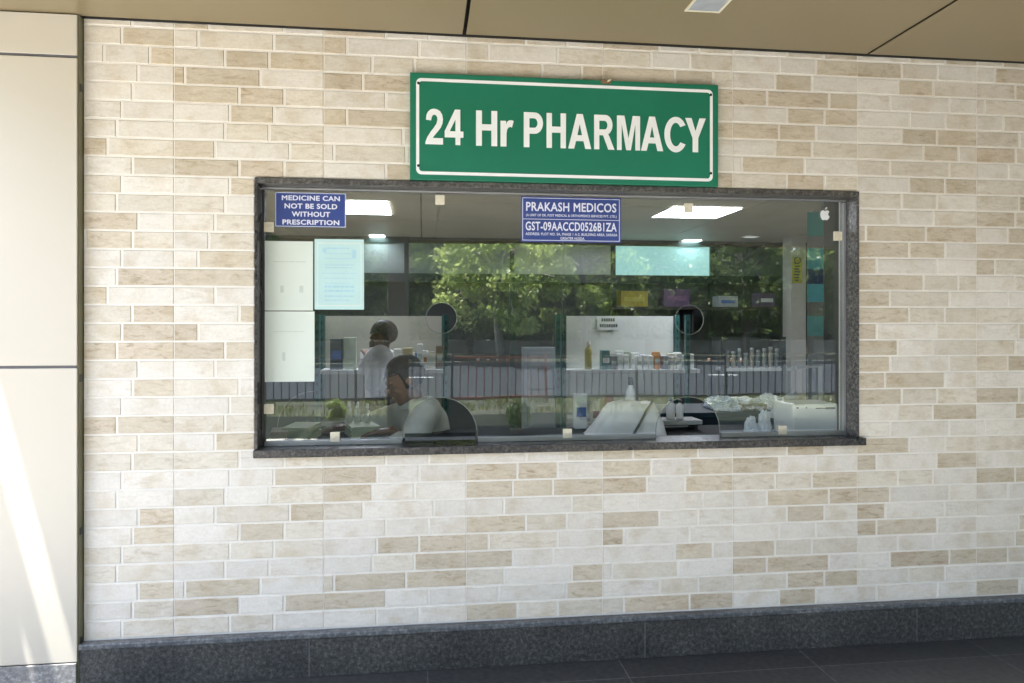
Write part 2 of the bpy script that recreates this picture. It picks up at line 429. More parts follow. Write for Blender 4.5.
tag(g.build('park_ground', mat('park_ground', (0.045, 0.045, 0.025), 0.95, var=0.5, scale=0.9)), kind='structure')

# ------------------------------------------------------------------ tiled brick wall
WX0, WX1, WZ0, WZ1 = -1.362, 6.5, 0.19, 2.703
OX0, OX1, OZ0, OZ1 = -0.695, 1.993, 0.912, 2.078      # opening
TW, TZ, RH = 0.6, 0.302, 0.302 / 4
BX, BZ = -1.0136, 0.564
def clip_out(r):
    """a brick rectangle minus the window opening"""
    x0, z0, x1, z1 = r
    if x1 <= OX0 or x0 >= OX1 or z1 <= OZ0 or z0 >= OZ1: return [r]
    out = []
    if z0 < OZ0: out.append((x0, z0, x1, OZ0))
    if z1 > OZ1: out.append((x0, OZ1, x1, z1))
    a, b = max(z0, OZ0), min(z1, OZ1)
    if x0 < OX0: out.append((x0, a, OX0, b))
    if x1 > OX1: out.append((OX1, a, x1, b))
    return out
bv, bf, tints, shifts, veins = [], [], [], [], []
GAP = 0.0046
def add_brick(x0, z0, x1, z1, col, sh, ve, seam0, seam1):
    gx0 = 0.0019 if seam0 else GAP; gx1 = 0.0019 if seam1 else GAP
    for (a, c, b_, d_) in clip_out((x0 + gx0, z0 + GAP*0.82, x1 - gx1, z1 - GAP*0.82)):
        a = max(a, WX0); b_ = min(b_, WX1); c = max(c, WZ0); d_ = min(d_, WZ1)
        if b_ - a < 0.006 or d_ - c < 0.006: continue
        n = len(bv); e = 0.0022; y0, y1 = 0.0006, -0.0032
        e0 = 0.0014 if seam0 else e; e1 = 0.0014 if seam1 else e
        j = lambda: rng.uniform(-0.0009, 0.0009)
        bv.extend([(a, y0, c), (b_, y0, c), (b_, y0, d_), (a, y0, d_), (a+e0, y1, c+e+j()), (b_-e1, y1, c+e+j()), (b_-e1, y1, d_-e+j()), (a+e0, y1, d_-e+j())])
        for f in ((4, 5, 6, 7), (0, 1, 5, 4), (1, 2, 6, 5), (2, 3, 7, 6), (3, 0, 4, 7)):
            bf.append(tuple(n + i for i in f)); tints.append((*col, 1)); shifts.append(sh); veins.append(ve)
for ti in range(-1, 14):
    for tk in range(-2, 9):
        rows = [(0.159, 0.663) if rng.random() < 0.45 else (0.367, 0.663), (0.335, 0.63) if rng.random() < 0.82 else (0.55, 0.844),
                (0.27, 0.769) if rng.random() < 0.82 else (0.071, 0.571), (0.43, 0.732) if rng.random() < 0.8 else (0.229, 0.729)]
        for ri in range(4):
            z1 = BZ + (tk + 1) * TZ - ri * RH; z0 = z1 - RH
            if z1 < WZ0 or z0 > WZ1: continue
            cuts = [0.0, *rows[ri], 1.0]
            for q in range(3):
                u = rng.random()
                x0 = BX + (ti + cuts[q]) * TW; x1 = BX + (ti + cuts[q+1]) * TW
                if u < 0.44:   k = rng.uniform(0.94, 1.04); col = (0.655*k, 0.632*k, 0.582*k); ve = rng.uniform(0.15, 0.45)
                elif u < 0.70: k = rng.uniform(0.94, 1.05); col = (0.605*k, 0.572*k, 0.50*k); ve = rng.uniform(0.35, 0.7)
                elif u < 0.91: k = rng.uniform(0.92, 1.06); col = (0.535*k, 0.485*k, 0.395*k); ve = rng.uniform(0.6, 0.9)
                else:          k = rng.uniform(0.94, 1.08); col = (0.51*k, 0.455*k, 0.37*k); ve = 1.0
                add_brick(x0, z0, x1, z1, col, (rng.uniform(0, 40), 0, rng.uniform(0, 40)), ve, q == 0, q == 2)
nb = len(bf)
wallb = MB(); wallb.v = bv; wallb.f = bf; wallb.m = [0] * nb
for (x0, z0, x1, z1) in ((WX0, 0.0, OX0, 3.3), (OX1, 0.0, WX1, 3.3), (OX0, 0.0, OX1, OZ0), (OX0, OZ1, OX1, 3.3)):
    wallb.box(x0, 0.0, z0, x1, 0.16, z1, 1)
me = wallb.mesh('brick_wall')
pad = len(me.polygons) - nb
for nm, typ, data, width in (('tint', 'FLOAT_COLOR', tints + [(.7, .7, .65, 1)] * pad, 4), ('shift', 'FLOAT_VECTOR', shifts + [(0, 0, 0)] * pad, 3), ('veins', 'FLOAT', veins + [0.0] * pad, 1)):
    at_ = me.attributes.new(nm, typ, 'FACE')
    key = {4: 'color', 3: 'vector', 1: 'value'}[width]
    at_.data.foreach_set(key, np.array(data, dtype=np.float32).ravel())
wall = link('brick_wall', me, [M['brick'], M['grout']])
tag(wall, 'pale stone brick wall with scattered tan bricks around the pharmacy window', 'wall')

# granite skirting with a rounded top slip
t = thing('granite_skirting', (2.5, -0.02, 0), 'dark speckled granite skirting along the foot of the brick wall', 'skirting')
joints = [-1.366, at(309, 650, -0.035)[0], at(645, 640, -0.035)[0], at(917, 630, -0.035)[0]]
joints += [joints[-1] + 1.2*k for k in range(1, 4)]
for a, b_ in zip(joints[:-1], joints[1:]):
    m_ = MB(); m_.box(a + 0.0018, -0.036, 0.001, b_ - 0.0018, -0.0005, 0.160)
    m_.build('slab', M['skirt'], t, bevel=0.0015)
m_ = MB(); m_.box(-1.366, -0.0348, 0.001, 6.2, -0.003, 0.157); m_.build('joint_filler', M['skirt_joint'], t)
m_ = MB(); m_.box(-1.366, -0.043, 0.1612, 6.2, -0.0005, 0.186); m_.build('cap_strip', granite('cap_granite', (0.06, 0.066, 0.072), (0.19, 0.20, 0.21), 0.3, 0.8, 0.3), t, bevel=0.006)

# ------------------------------------------------------------------ cream clad pillar on the left
t = thing('clad_pillar', (-1.85, 0.06, 0), 'cream metal clad pillar with dark joints and sun stripes', 'pillar')
PXR, PXL, PY = -1.368, -2.35, -0.045
for z0, z1 in ((0.119, 1.2905), (1.3015, 2.527), (2.538, 2.70)):
    m_ = MB(); m_.box(PXL, PY, z0, PXR, PY + 0.006, z1); m_.build('cladding_panel', M['cream'], t, bevel=0.0025)
m_ = MB(); m_.box(PXL + 0.01, PY + 0.0065, 0.118, PXR - 0.004, 0.14, 2.702); m_.build('joint_backing', M['joint'], t)
m_ = MB(); m_.box(PXR - 0.0035, PY + 0.008, 0.001, PXR + 0.003, -0.0005, 2.702); m_.build('edge_channel', M['panel_side'], t)
m_ = MB(); m_.box(PXL, PY - 0.004, 0.001, PXR - 0.002, PY + 0.008, 0.115); m_.build('skirting', granite('pillar_skirting', (0.12, 0.12, 0.125), (0.30, 0.30, 0.30), 0.4, 0.8, 0.3), t, bevel=0.002)
m_ = MB(); m_.box(PXL, 0.02, 2.7025, PXR + 0.02, 0.15, 3.2); m_.build('head_filler', M['joint'], t)
m_ = MB()
for z in (0.18, 0.62, 1.235, 2.40): m_.box(PXR + 0.0031, -0.03, z, PXR + 0.006, -0.012, z + 0.03)
m_.build('fixing_bracket', M['screw'], t)

t = thing('shadow_pipe', (-1.885, -0.145, 0), 'unseen slim grey pipe added to cast a shadow band on the cream pillar', 'pipe')  # out-of-view pipe, added and cut to height for its upright shadow
m_ = MB(); m_.tube([(-1.885, -0.145, 0.0), (-1.885, -0.145, 1.5), (-1.885, -0.052, 1.56)], 0.022, 12); m_.build('pipe', mat('grey_pipe', (0.3, 0.3, 0.3), 0.5), t, True)
for z in (0.3, 1.3):
    m_ = MB(); m_.box(-1.912, -0.170, z, -1.858, -0.0505, z + 0.03); m_.build('pipe_clamp', M['screw'], t, bevel=0.002)

# ------------------------------------------------------------------ canopy with bronze soffit panels
CZ = 2.705
t = thing('canopy', (4.5, -3.6, CZ), 'deep bronze panelled canopy over the pharmacy front', 'canopy')
sx = [-2.03] + [0.176 + 1.851*k for k in range(-1, 6)]
sy = [-7.46, -6.25, -5.0, -3.75, -2.5, -1.25, -0.004]
FILL_SLOT = (-1.5, 2.2, -3.3, -1.9)  # unseen roof opening added so sun on the floor bounces onto the wall
m_ = MB()
ylines = [-7.46, -6.25, -5.0, -3.9, FILL_SLOT[2], FILL_SLOT[3], -1.25, -0.017]
for i in range(len(sx) - 1):
    for j in range(len(ylines) - 1):
        x0, x1 = sx[i] + 0.008, sx[i+1] - 0.008
        if j == 4:
            if x0 > FILL_SLOT[0] and x1 < FILL_SLOT[1]: continue
            if x0 < FILL_SLOT[0] < x1: x1 = FILL_SLOT[0]
            if x0 < FILL_SLOT[1] < x1: x0 = FILL_SLOT[1]
        dz = rng.uniform(-0.001, 0.001)
        m_.box(x0, ylines[j] + 0.005, CZ + dz, x1, ylines[j+1] - 0.005, CZ + 0.004 + dz)
m_.build('soffit', M['soffit'], t)
m_ = MB()
for x0, y0, x1, y1 in ((-2.02, -7.45, 9.2, FILL_SLOT[2]), (-2.02, FILL_SLOT[3], 9.2, -0.001), (-2.02, FILL_SLOT[2], FILL_SLOT[0], FILL_SLOT[3]), (FILL_SLOT[1], FILL_SLOT[2], 9.2, FILL_SLOT[3])):
    m_.box(x0, y0, CZ + 0.03, x1, y1, CZ + 0.30)
m_.build('roof_slab', M['soffit_gap'], t)
m_ = MB(); m_.box(-2.03, -7.52, CZ - 0.03, 9.3, -7.464, CZ + 0.45); m_.build('fascia', M['soffit'], t)
for x, w in ((-2.175, 0.05), (-2.42, 0.10)):
    m_ = MB(); m_.box(x, -7.4, CZ - 0.03, x + w, 0.3, CZ + 0.05); m_.build('side_beam', M['dark_alu'], t)
for x, y in ((-3.48, -2.7), (9.1, -7.2)):
    m_ = MB(); m_.box(x, y, 0.0, x + 0.05, y + 0.05, CZ + 0.05); m_.build('post', M['dark_alu'], t)
m_ = MB(); m_.box(-3.48, -2.7, CZ + 0.052, -2.05, -2.66, CZ + 0.09); m_.build('tie_bar', M['dark_alu'], t)

xa = mir(388, 300, 7.1)[0]; xb = mir(409, 300, 7.1)[0]
m_ = MB(); m_.box(xa, -7.24, 0.0005, xb, -7.0, CZ - 0.002); m_.build('column', mat('brown_column_cladding', (0.07, 0.06, 0.045), 0.6), t, bevel=0.01)

m_ = MB(); m_.box(-1.36, -0.0075, CZ - 0.003, 6.4, -0.0035, CZ + 0.028); m_.build('painted_shade_line', M['soffit_gap'], t)  # dark strip painted in for the line of shade under the soffit

t = thing('downlight', (at(703, 10, -0.37)[0], -0.46, CZ), 'unlit square downlight with a cream rim in the canopy soffit', 'ceiling light')
xa = at(684.5, 9.6, -0.372)[0]; xb = at(719.5, 10.9, -0.372)[0]
ya, yb = -0.372 - (xb - xa) * 1.05, -0.372
m_ = MB(); e = 0.009
m_.box(xa, ya, CZ - 0.007, xb, ya + e, CZ - 0.002); m_.box(xa, yb - e, CZ - 0.007, xb, yb, CZ - 0.002)
m_.box(xa, ya + e, CZ - 0.007, xa + e, yb - e, CZ - 0.002); m_.box(xb - e, ya + e, CZ - 0.007, xb, yb - e, CZ - 0.002)
m_.build('rim', M['clip'], t)
m_ = MB(); m_.box(xa + e, ya + e, CZ - 0.005, xb - e, yb - e, CZ - 0.0025); m_.build('diffuser', mat('frosted_diffuser', (0.36, 0.39, 0.43), 0.25, var=0.12, scale=14), t)

# ------------------------------------------------------------------ the service window
t = thing('service_window', (0.65, 0.05, 0.912), 'wide glazed service window in a grey granite surround', 'window')
m_ = MB(); m_.box(-0.693, -0.010, 0.946, -0.681, 0.12, 2.076); m_.build('jamb', M['granite_sill'], t, bevel=0.001)
m_ = MB(); m_.box(1.977, -0.010, 0.946, 1.991, 0.12, 2.076); m_.build('jamb', M['granite_jamb'], t, bevel=0.001)
m_ = MB(); m_.box(-0.6805, -0.012, 2.052, 1.9765, 0.12, 2.0765); m_.build('lintel', M['granite_trim'], t, bevel=0.002)
m_ = MB(); m_.box(-0.695, -0.030, 0.9125, 2.014, 0.155, 0.9455); m_.build('sill', M['granite_sill'], t, bevel=0.003)
m_ = MB(); m_.box(-0.680, 0.068, 2.043, 1.976, 0.092, 2.051); m_.build('head_channel', M['alu'], t, bevel=0.001)
for x in (-0.680, 1.964):
    m_ = MB(); m_.box(x, 0.068, 0.9462, x + 0.011, 0.092, 2.0375); m_.build('side_channel', M['dark_alu'] if x < 0 else M['alu'], t)
AX = [(0.076, 0.163), (1.207, 0.152)]       # arches: centre, radius
AZ = 0.9462
edges = [-0.669]
for cx, r_ in AX: edges += [cx - r_ - 0.004, cx + r_ + 0.004]
edges += [1.963]
for a, b_ in zip(edges[0::2], edges[1::2]):
    if b_ - a < 0.05: continue
    m_ = MB(); m_.box(a, 0.067, 0.9462, b_, 0.0738, 0.966); m_.box(a, 0.0862, 0.9462, b_, 0.093, 0.966)
    m_.build('foot_channel', M['alu'], t, bevel=0.001)
JX = at(563, 300, GL)[0]
def pane(x0, x1, holes, arches):
    z0, z1 = AZ + 0.0005, 2.0375
    outer = [(x0, z0)]
    for cx, r_ in arches:
        a = circle_pts(cx, z0 + 0.035, r_, 33, math.pi, 0, False)
        outer += [(cx - r_, z0)] + a + [(cx + r_, z0)]
    outer += [(x1, z0), (x1, z1), (x0, z1)]
    sp = [outer] + [circle_pts(cx, cz, r_, 44) for cx, cz, r_ in holes]
    me = shape_mesh(sp, GL - 0.004, 0.008)
    p = link('glass_pane', me, M['glass'], t)
    for cx, cz, r_ in holes:
        q = MB(); q.tube([(x, GL, z) for x, z in circle_pts(cx, cz, r_ - 0.0005, 44)] + [(cx + r_ - 0.0005, GL, cz)], 0.0014, 6, cap=False)
        q.build('hole_edge', M['glass_edge'], p, True)
    for cx, r_ in arches:
        q = MB(); q.tube([(cx - r_, GL, z0)] + [(x, GL, z) for x, z in circle_pts(cx, z0 + 0.035, r_ - 0.0005, 33, math.pi, 0, False)] + [(cx + r_, GL, z0)], 0.0018, 6)
        q.build('arch_edge', M['glass_edge'], p, True)
    return p
H1, H2 = at(441.5, 318, GL), at(689.3, 319.6, GL)
p_ = pane(-0.668, JX - 0.001, [(H1[0], H1[1], 0.068)], AX[:1])
q = MB(); q.tube([(x, GL + .012, z) for x, z in circle_pts(-0.465, AZ + 0.075, 0.155, 20, math.pi, math.pi*.5, False)], 0.0015, 6)
q.build('arch_edge', M['glass_edge'], p_, True)
pane(JX + 0.001, 1.963, [(H2[0], H2[1], 0.068)], AX[1:])
xa = at(405, 440, GL)[0]; xb = at(475, 440, GL)[0]
m_ = MB(); m_.box(xa, GL - 0.02, 0.9462, xb, GL - 0.012, at(440, 433, GL - .02)[1]); m_.build('baffle_plate', M['acrylic'], t)
for px, py in ((269, 227), (440, 200), (269, 409), (335, 437), (567.5, 433.5), (688.5, 208), (838, 236), (782.5, 430)):
    x, z = at(px, py, 0.068)
    m_ = MB(); m_.box(x - 0.020, 0.064, z - 0.021, x + 0.020, 0.0755, z + 0.021)
    m_.box(x - 0.006, 0.061, z - 0.006, x + 0.006, 0.064, z + 0.006)
    m_.build('glass_clip', M['clip'], t, bevel=0.002)

# ------------------------------------------------------------------ signs
SX0, SX1, SZ0, SZ1 = -0.054, 1.306, 2.078, 2.531
t = thing('pharmacy_sign', (0.626, -0.02, SZ0), 'green enamel sign reading 24 Hr PHARMACY above the window', 'sign')
m_ = MB(); m_.box(SX0, -0.030, SZ0, SX1, -0.006, SZ1); m_.build('board', M['green'], t, bevel=0.002)
w, h = SX1 - SX0, SZ1 - SZ0
b0 = rrect(SX0 + 0.019*w, SZ0 + 0.05*h, SX1 - 0.019*w, SZ1 - 0.05*h, 0.022)
b1 = rrect(SX0 + 0.019*w + 0.013, SZ0 + 0.05*h + 0.013, SX1 - 0.019*w - 0.013, SZ1 - 0.05*h - 0.013, 0.012)
link('border_line', shape_mesh([b0, b1], -0.0312, 0.0012), M['white'], t)
for ch, a, b_ in (('2', 75, 128), ('4', 133, 189), ('H', 227, 291), ('r', 301, 341), ('P', 372, 431), ('H', 442, 502), ('A', 509, 581), ('R', 590, 654), ('M', 662, 735), ('A', 738, 809), ('C', 813, 881), ('Y', 880, 947)):
    gl_ = GLYPH[ch]; wd = max(q[0] for q in gl_[0])
    fx = lambda u: SX0 + ((a + (b_-a)*u/wd) - 30)/958*w
    link('lettering', shape_mesh([[(fx(q[0]), SZ1 - .667*h + q[1]*.333*h) for q in lp] for lp in gl_], -0.0315, 0.0013), M['white'], t)
for x in (SX0 + 0.026*w, SX1 - 0.026*w):
    for z in (SZ0 + 0.13*h, SZ1 - 0.10*h):
        m_ = MB(); m_.tube([(x, -0.030, z), (x, -0.034, z)], 0.006, 12); m_.build('screw', M['screw'], t)
x, z = at(606, 82, -0.031)
me = shape_mesh([[(x - 0.026, SZ1 + 0.001), (x - 0.020, SZ1 - 0.012), (x - 0.008, SZ1 - 0.018), (x + 0.004, SZ1 - 0.013), (x + 0.012, SZ1 - 0.02), (x + 0.024, SZ1 - 0.008), (x + 0.028, SZ1 + 0.003), (x + 0.01, SZ1 - 0.001)]], -0.0325, 0.0014)
link('torn_edge', me, M['rust'], t)
me = shape_mesh([[(x + 0.004, SZ1 - 0.010), (x + 0.012, SZ1 - 0.006), (x + 0.024, SZ1 + 0.002), (x + 0.018, SZ1 + 0.006), (x + 0.006, SZ1 - 0.001)]], -0.036, 0.0015)
link('torn_flap', me, M['clip'], t)

def plate(label, x0, z0, x1, z1, lines, border, divider=None):
    t = thing('blue_plate', ((x0+x1)/2, 0.072, z0), label, 'sign')
    m_ = MB(); m_.box(x0, 0.070, z0, x1, 0.0748, z1); m_.build('board', M['blue'], t, bevel=0.0008)
    w, h = x1 - x0, z1 - z0
    i, lw = border*w, 0.0024
    m_ = MB()
    if border:
        link('border_line', shape_mesh([rrect(x0+i, z0+i, x1-i, z1-i, 0.001, 1), rrect(x0+i+lw, z0+i+lw, x1-i-lw, z1-i-lw, 0.001, 1)], 0.0692, 0.0008), M['lav'], t)
    if divider:
        m_ = MB(); m_.box(x0+i+lw, 0.0693, z1-divider*h-lw/2, x1-i-lw, 0.0699, z1-divider*h+lw/2); m_.build('divider_line', M['lav'], t)
    for body, a, b_, c, d_, bold in lines:
        lettering(body, x0 + a*w, x0 + b_*w, z1 - d_*h, z1 - c*h, 0.0698, M['lav'], t, bold=bold, thick=0.0008)
plate('blue plate reading MEDICINE CAN NOT BE SOLD WITHOUT PRESCRIPTION', -0.626, 1.882, -0.329, 2.031,
      [('MEDICINE CAN', .095, .913, .09, .235, .028), ('NOT BE SOLD', .133, .876, .32, .47, .028), ('WITHOUT', .234, .775, .55, .70, .028), ('PRESCRIPTION', .104, .905, .785, .93, .028)], 0.006)
plate('blue plate with a GST number and white rules, under the green sign', 0.433, 1.833, 0.889, 2.036,
      [('PRAKASH MEDICOS', .05, .953, .125, .325, .02), ('(A UNIT OF DR. FOST MEDICAL & ORTHOPEDICS SERVICES PVT. LTD.)', .05, .955, .385, .455, .012),
       ('GST-09AACCD0526B1ZA', .045, .955, .555, .75, .02), ('ADDRESS: PLOT NO. 5A, PHASE 1 A-2, BUILDING AREA, SARASA', .045, .962, .795, .862, .012), ('GREATER NOIDA', .39, .63, .885, .945, .012)], 0.014, 0.5)

# notices stuck inside the glass
def notice(px0, py0, px1, py1, mt, label, rows, ink, marks=(), frame=None, tilt=0.0):
    x0, z0 = at(px0, py1, 0.073); x1, z1 = at(px1, py0, 0.073)
    t = thing('notice_sheet', ((x0+x1)/2, 0.074, z0), label, 'notice')
    m_ = MB(); m_.box(x0, 0.0738, z0, x1, 0.0752, z1); m_.build('sheet', mt, t)
    w, h = x1-x0, z1-z0
    m_ = MB()
    for f, a, b_, th in rows:
        x = x0 + a*w
        while x < x0 + b_*w:
            e = min(x + rng.uniform(0.05, 0.16)*w, x0 + b_*w)
            m_.box(x, 0.0732, z1 - f*h - th*h, e, 0.0736, z1 - f*h)
            x = e + 0.012*w
    for a, c, b_, d_ in marks:
        k_ = MB(); k_.box(x0 + a*w, 0.0732, z1 - d_*h, x0 + b_*w, 0.0736, z1 - c*h); k_.build('printed_picture', ink, t)
    m_.build('lettering', ink, t)
    if frame:
        link('print_border', shape_mesh([rrect(x0+.05*w, z0+.05*h, x1-.05*w, z1-.05*h, .001, 1), rrect(x0+.07*w, z0+.065*h, x1-.07*w, z1-.065*h, .001, 1)], 0.0733, 0.0003), frame, t)
notice(264, 241.5, 313, 310.5, M['paper'], 'white notice sheet at the top left of the window glass', [(0.29, .18, .85, .012)], M['ink'], [(.33, .64, .40, .74), (.72, .64, .80, .74)])
notice(264, 311.5, 314.5, 382, M['paper'], 'white notice sheet hanging below another white sheet on the glass', [(0.28, .18, .80, .010)], M['ink'], [(.36, .58, .42, .70)])
notice(314.5, 239.5, 364, 309.5, M['paper_blue'], 'pale blue printed licence sheet beside the white notices', [(.12, .22, .7, .02), (.20, .2, .78, .012), (.27, .2, .74, .012), (.36, .2, .8, .012), (.40, .2, .76, .012), (.48, .15, .85, .01), (.55, .2, .8, .012), (.62, .2, .72, .012), (.66, .2, .8, .03), (.72, .2, .8, .03), (.80, .2, .8, .02), (.86, .2, .7, .015)], M['ink_blue'], [(.16, .13, .24, .19), (.76, .15, .84, .27)], M['paper'])

# fruit shaped sticker
x, z = at(825, 214.5, 0.0755); k = 0.052
body = [(0,.30),(.10,.36),(.22,.38),(.34,.33),(.42,.24),(.33,.15),(.29,.03),(.32,-.08),(.44,-.17),(.38,-.32),(.28,-.45),(.18,-.52),(.08,-.50),(0,-.47),(-.08,-.50),(-.18,-.52),(-.30,-.43),(-.41,-.25),(-.46,-.03),(-.43,.17),(-.33,.32),(-.20,.38),(-.08,.35)]
leaf = [(0,.42),(.02,.55),(.12,.66),(.22,.69),(.20,.56),(.11,.46)]
s_ = link('fruit_sticker', shape_mesh([[(x + k*a, z + k*b_) for a, b_ in body], [(x + k*a, z + k*b_) for a, b_ in leaf]], 0.0752, 0.0006), M['white'])
tag(base(s_, (x, 0.0755, z)), 'white bitten apple sticker in the top corner of the glass', 'sticker')

# ------------------------------------------------------------------ the room behind the glass
RZ, RB, RX0, RX1 = 2.50, 5.70, -2.6, 6.3
t = thing('shop_room', (1.8, 2.9, 0), 'dim pharmacy room with panelled ceiling behind the window', 'room')
m_ = MB(); m_.box(RX0, 0.162, -0.1, RX1, RB, 0.0); m_.build('floor', mat('vitrified_floor', (0.5, 0.48, 0.44), 0.3), t)
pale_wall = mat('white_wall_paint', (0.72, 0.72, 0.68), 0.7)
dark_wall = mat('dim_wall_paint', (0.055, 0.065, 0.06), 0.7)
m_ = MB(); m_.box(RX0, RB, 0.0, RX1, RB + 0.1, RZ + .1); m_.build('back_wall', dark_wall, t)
m_ = MB(); m_.box(RX0 - 0.1, 0.162, 0.0, RX0, RB, RZ + .1); m_.build('side_wall', pale_wall, t)
m_ = MB(); m_.box(RX1, 0.162, 0.0, RX1 + 0.1, RB, RZ + .1); m_.build('side_wall', pale_wall, t)
m_ = MB(); m_.box(RX0, 0.1605, 2.08, RX1, 0.1615, RZ); m_.box(RX0, 0.1605, 0, RX1, 0.1615, 0.905); m_.box(2.0, 0.1605, 0.905, RX1, 0.1615, 2.08); m_.box(RX0, 0.1605, 0.905, -0.7, 0.1615, 2.08)
m_.build('front_wall', pale_wall, t)
m_ = MB()
sxx = at(421, 215, 3.35)[0]
xs = [RX0] + [sxx + 1.45*k for k in range(-1, 5)] + [RX1]; xs = [v for v in xs if RX0 <= v <= RX1]; xs = sorted(set(xs))
ys = [0.165, 1.2, 2.02, 3.05, 4.2, RB]
for i in range(len(xs)-1):
    for j in range(len(ys)-1):
        m_.box(xs[i]+0.006, ys[j]+0.004, RZ + rng.uniform(-.002, .002), xs[i+1]-0.006, ys[j+1]-0.004, RZ + 0.014)
m_.build('ceiling_panels', mat('ceiling_board', (0.70, 0.64, 0.52), 0.45, var=0.06, scale=2), t)
m_ = MB(); m_.box(RX0, 0.162, RZ + 0.018, RX1, RB, RZ + 0.1); m_.build('ceiling_void', M['soffit_gap'], t)

LED = emit_mat('led_panel', (0.84, 0.88, 1.0), 4.2)
def ceiling_led(px0, px1, y0, y1, label, mt=LED):
    ym = (y0+y1)/2
    xa = at(px0, 210, ym)[0]; xb = at(px1, 210, ym)[0]
    t = thing('panel_light', ((xa+xb)/2, ym, RZ), label, 'ceiling light')
    m_ = MB(); m_.box(xa, y0, RZ - 0.006, xb, y1, RZ - 0.003); m_.build('diffuser', mt, t)
    m_ = MB(); e = 0.012
    m_.box(xa-e, y0-e, RZ-0.008, xb+e, y0-0.0005, RZ-0.0025); m_.box(xa-e, y1+0.0005, RZ-0.008, xb+e, y1+e, RZ-0.0025)
    m_.box(xa-e, y0, RZ-0.008, xa-0.0005, y1, RZ-0.0025); m_.box(xb+0.0005, y0, RZ-0.008, xb+e, y1, RZ-0.0025)
    m_.build('rim', M['plastic_white'], t)
    return t
def yz(py, px):
    """depth behind the wall at which the room ceiling is seen at (px, py)"""
    d = (RZ - H) * F / (Y0 - py); tt = (px - 512) / F
    return d * (CT - tt * ST) - D
ceiling_led(331, 390, yz(201, 360), yz(213.5, 360), 'lit white ceiling panel behind the MEDICINE plate')
ceiling_led(662, 728, yz(207, 697), yz(217.3, 697), 'large lit white ceiling panel right of the GST number plate')
ceiling_led(370, 385, yz(235.0, 378), yz(237.4, 378), 'small lit ceiling light above the pale blue notice')
ceiling_led(681, 698, yz(240.0, 690), yz(242.4, 690), 'small lit ceiling light above the teal transom')
ceiling_led(744, 757, yz(236.0, 750), yz(237.2, 750), 'faint slim ceiling light near the white column', emit_mat('led_dim', (0.8, 0.84, 0.9), 0.08))

# glazed partition across the back
PB = RB - 0.16
t = thing('glazed_partition', (at(560, 300, PB)[0], PB, 0), 'dark green framed partition with frosted transom panes at the back of the room', 'partition')
frame_m = mat('dark_green_frame', (0.012, 0.035, 0.028), 0.4)
cells = [(364, 404.5, (0.30, 0.38, 0.35)), (408.5, 510, (0.34, 0.42, 0.38)), (514.5, 611, (0.60, 0.68, 0.60)), (616, 710, None), (714.5, 783, (0.16, 0.22, 0.17))]
zt0, zt1 = at(560, 274.5, PB)[1], at(560, 245, PB)[1]
teal = emit_mat('glowing_teal_glass', (0.20, 0.36, 0.35), 0.22)  # pane is no lamp; its lit look is put in as emission
xl = at(262, 300, PB)[0]; xr = at(806, 300, PB)[0]
m_ = MB(); m_.box(xl, PB, zt1, xr, PB + 0.06, RZ - 0.001); m_.box(xl, PB, zt0 - 0.10, xr, PB + 0.06, zt0)
for px in (262, 406.5, 512.2, 613.5, 712.2, 785, 805):
    x = at(px, 300, PB)[0]; m_.box(x - 0.026, PB - 0.004, 0, x + 0.026, PB + 0.064, RZ - 0.002)
m_.build('frame', frame_m, t)
for a, b_, c in cells:
    x0 = at(a, 260, PB)[0]; x1 = at(b_, 260, PB)[0]
    q = MB(); q.box(x0, PB + 0.02, zt0 - 0.002, x1, PB + 0.03, zt1 + 0.002)
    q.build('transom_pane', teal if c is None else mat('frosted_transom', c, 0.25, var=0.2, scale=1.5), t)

# shelving racks
def rack(px0, px1, ptop, y, label, board, shelf_py=366, post=(0.03, 0.12, 0.11)):
    x0, zt = at(px0, ptop, y); x1, _ = at(px1, ptop, y)
    zs = at((px0+px1)/2, shelf_py + 4, y)[1]
    t = thing('medicine_rack', ((x0+x1)/2, y + 0.2, 0), label, 'rack')
    m_ = MB(); m_.box(x0 + 0.03, y + 0.31, 0.05, x1 - 0.03, y + 0.32, zt); m_.build('back_panel', board, t)
    for x in (x0, x1):
        for yy in (y, y + 0.28):
            m_ = MB(); m_.box(x - 0.022, yy, 0, x + 0.022, yy + 0.04, zt + 0.01, 0)
            for k in range(int(zt / 0.075)):
                m_.box(x - 0.006, yy - 0.002, 0.04 + k*0.075, x + 0.006, yy - 0.0005, 0.07 + k*0.075, 1)
            m_.build('upright', [mat('teal_steel', post, 0.45), M['black']], t)
    for z in (zs, 0.62):
        m_ = MB(); m_.box(x0 + 0.024, y + 0.012, z - 0.034, x1 + (0.12 if z == zs and px0 > 500 else -0.024), y + 0.305, z); m_.build('shelf', mat('rack_shelf', (0.5, 0.52, 0.5), 0.5), t)
    return x0, x1, zs
white_board = mat('white_rack_board', (0.74, 0.76, 0.71), 0.5, var=0.05, scale=2)
grey_board = mat('beige_rack_board', (0.42, 0.41, 0.34), 0.5, var=0.06, scale=2)
RY = 3.3
rack(317, 446, 315.5, RY, 'shelving rack with beige back panel behind the seated man', grey_board)
rack(564, 688, 315.5, RY, 'shelving rack with white back panel in the middle of the room', white_board)
rack(724, 784, 338, 4.3, 'dim dark rack of jars beside the white column', mat('dark_rack_board', (0.05, 0.06, 0.055), 0.6), 364, (0.03, 0.035, 0.035))

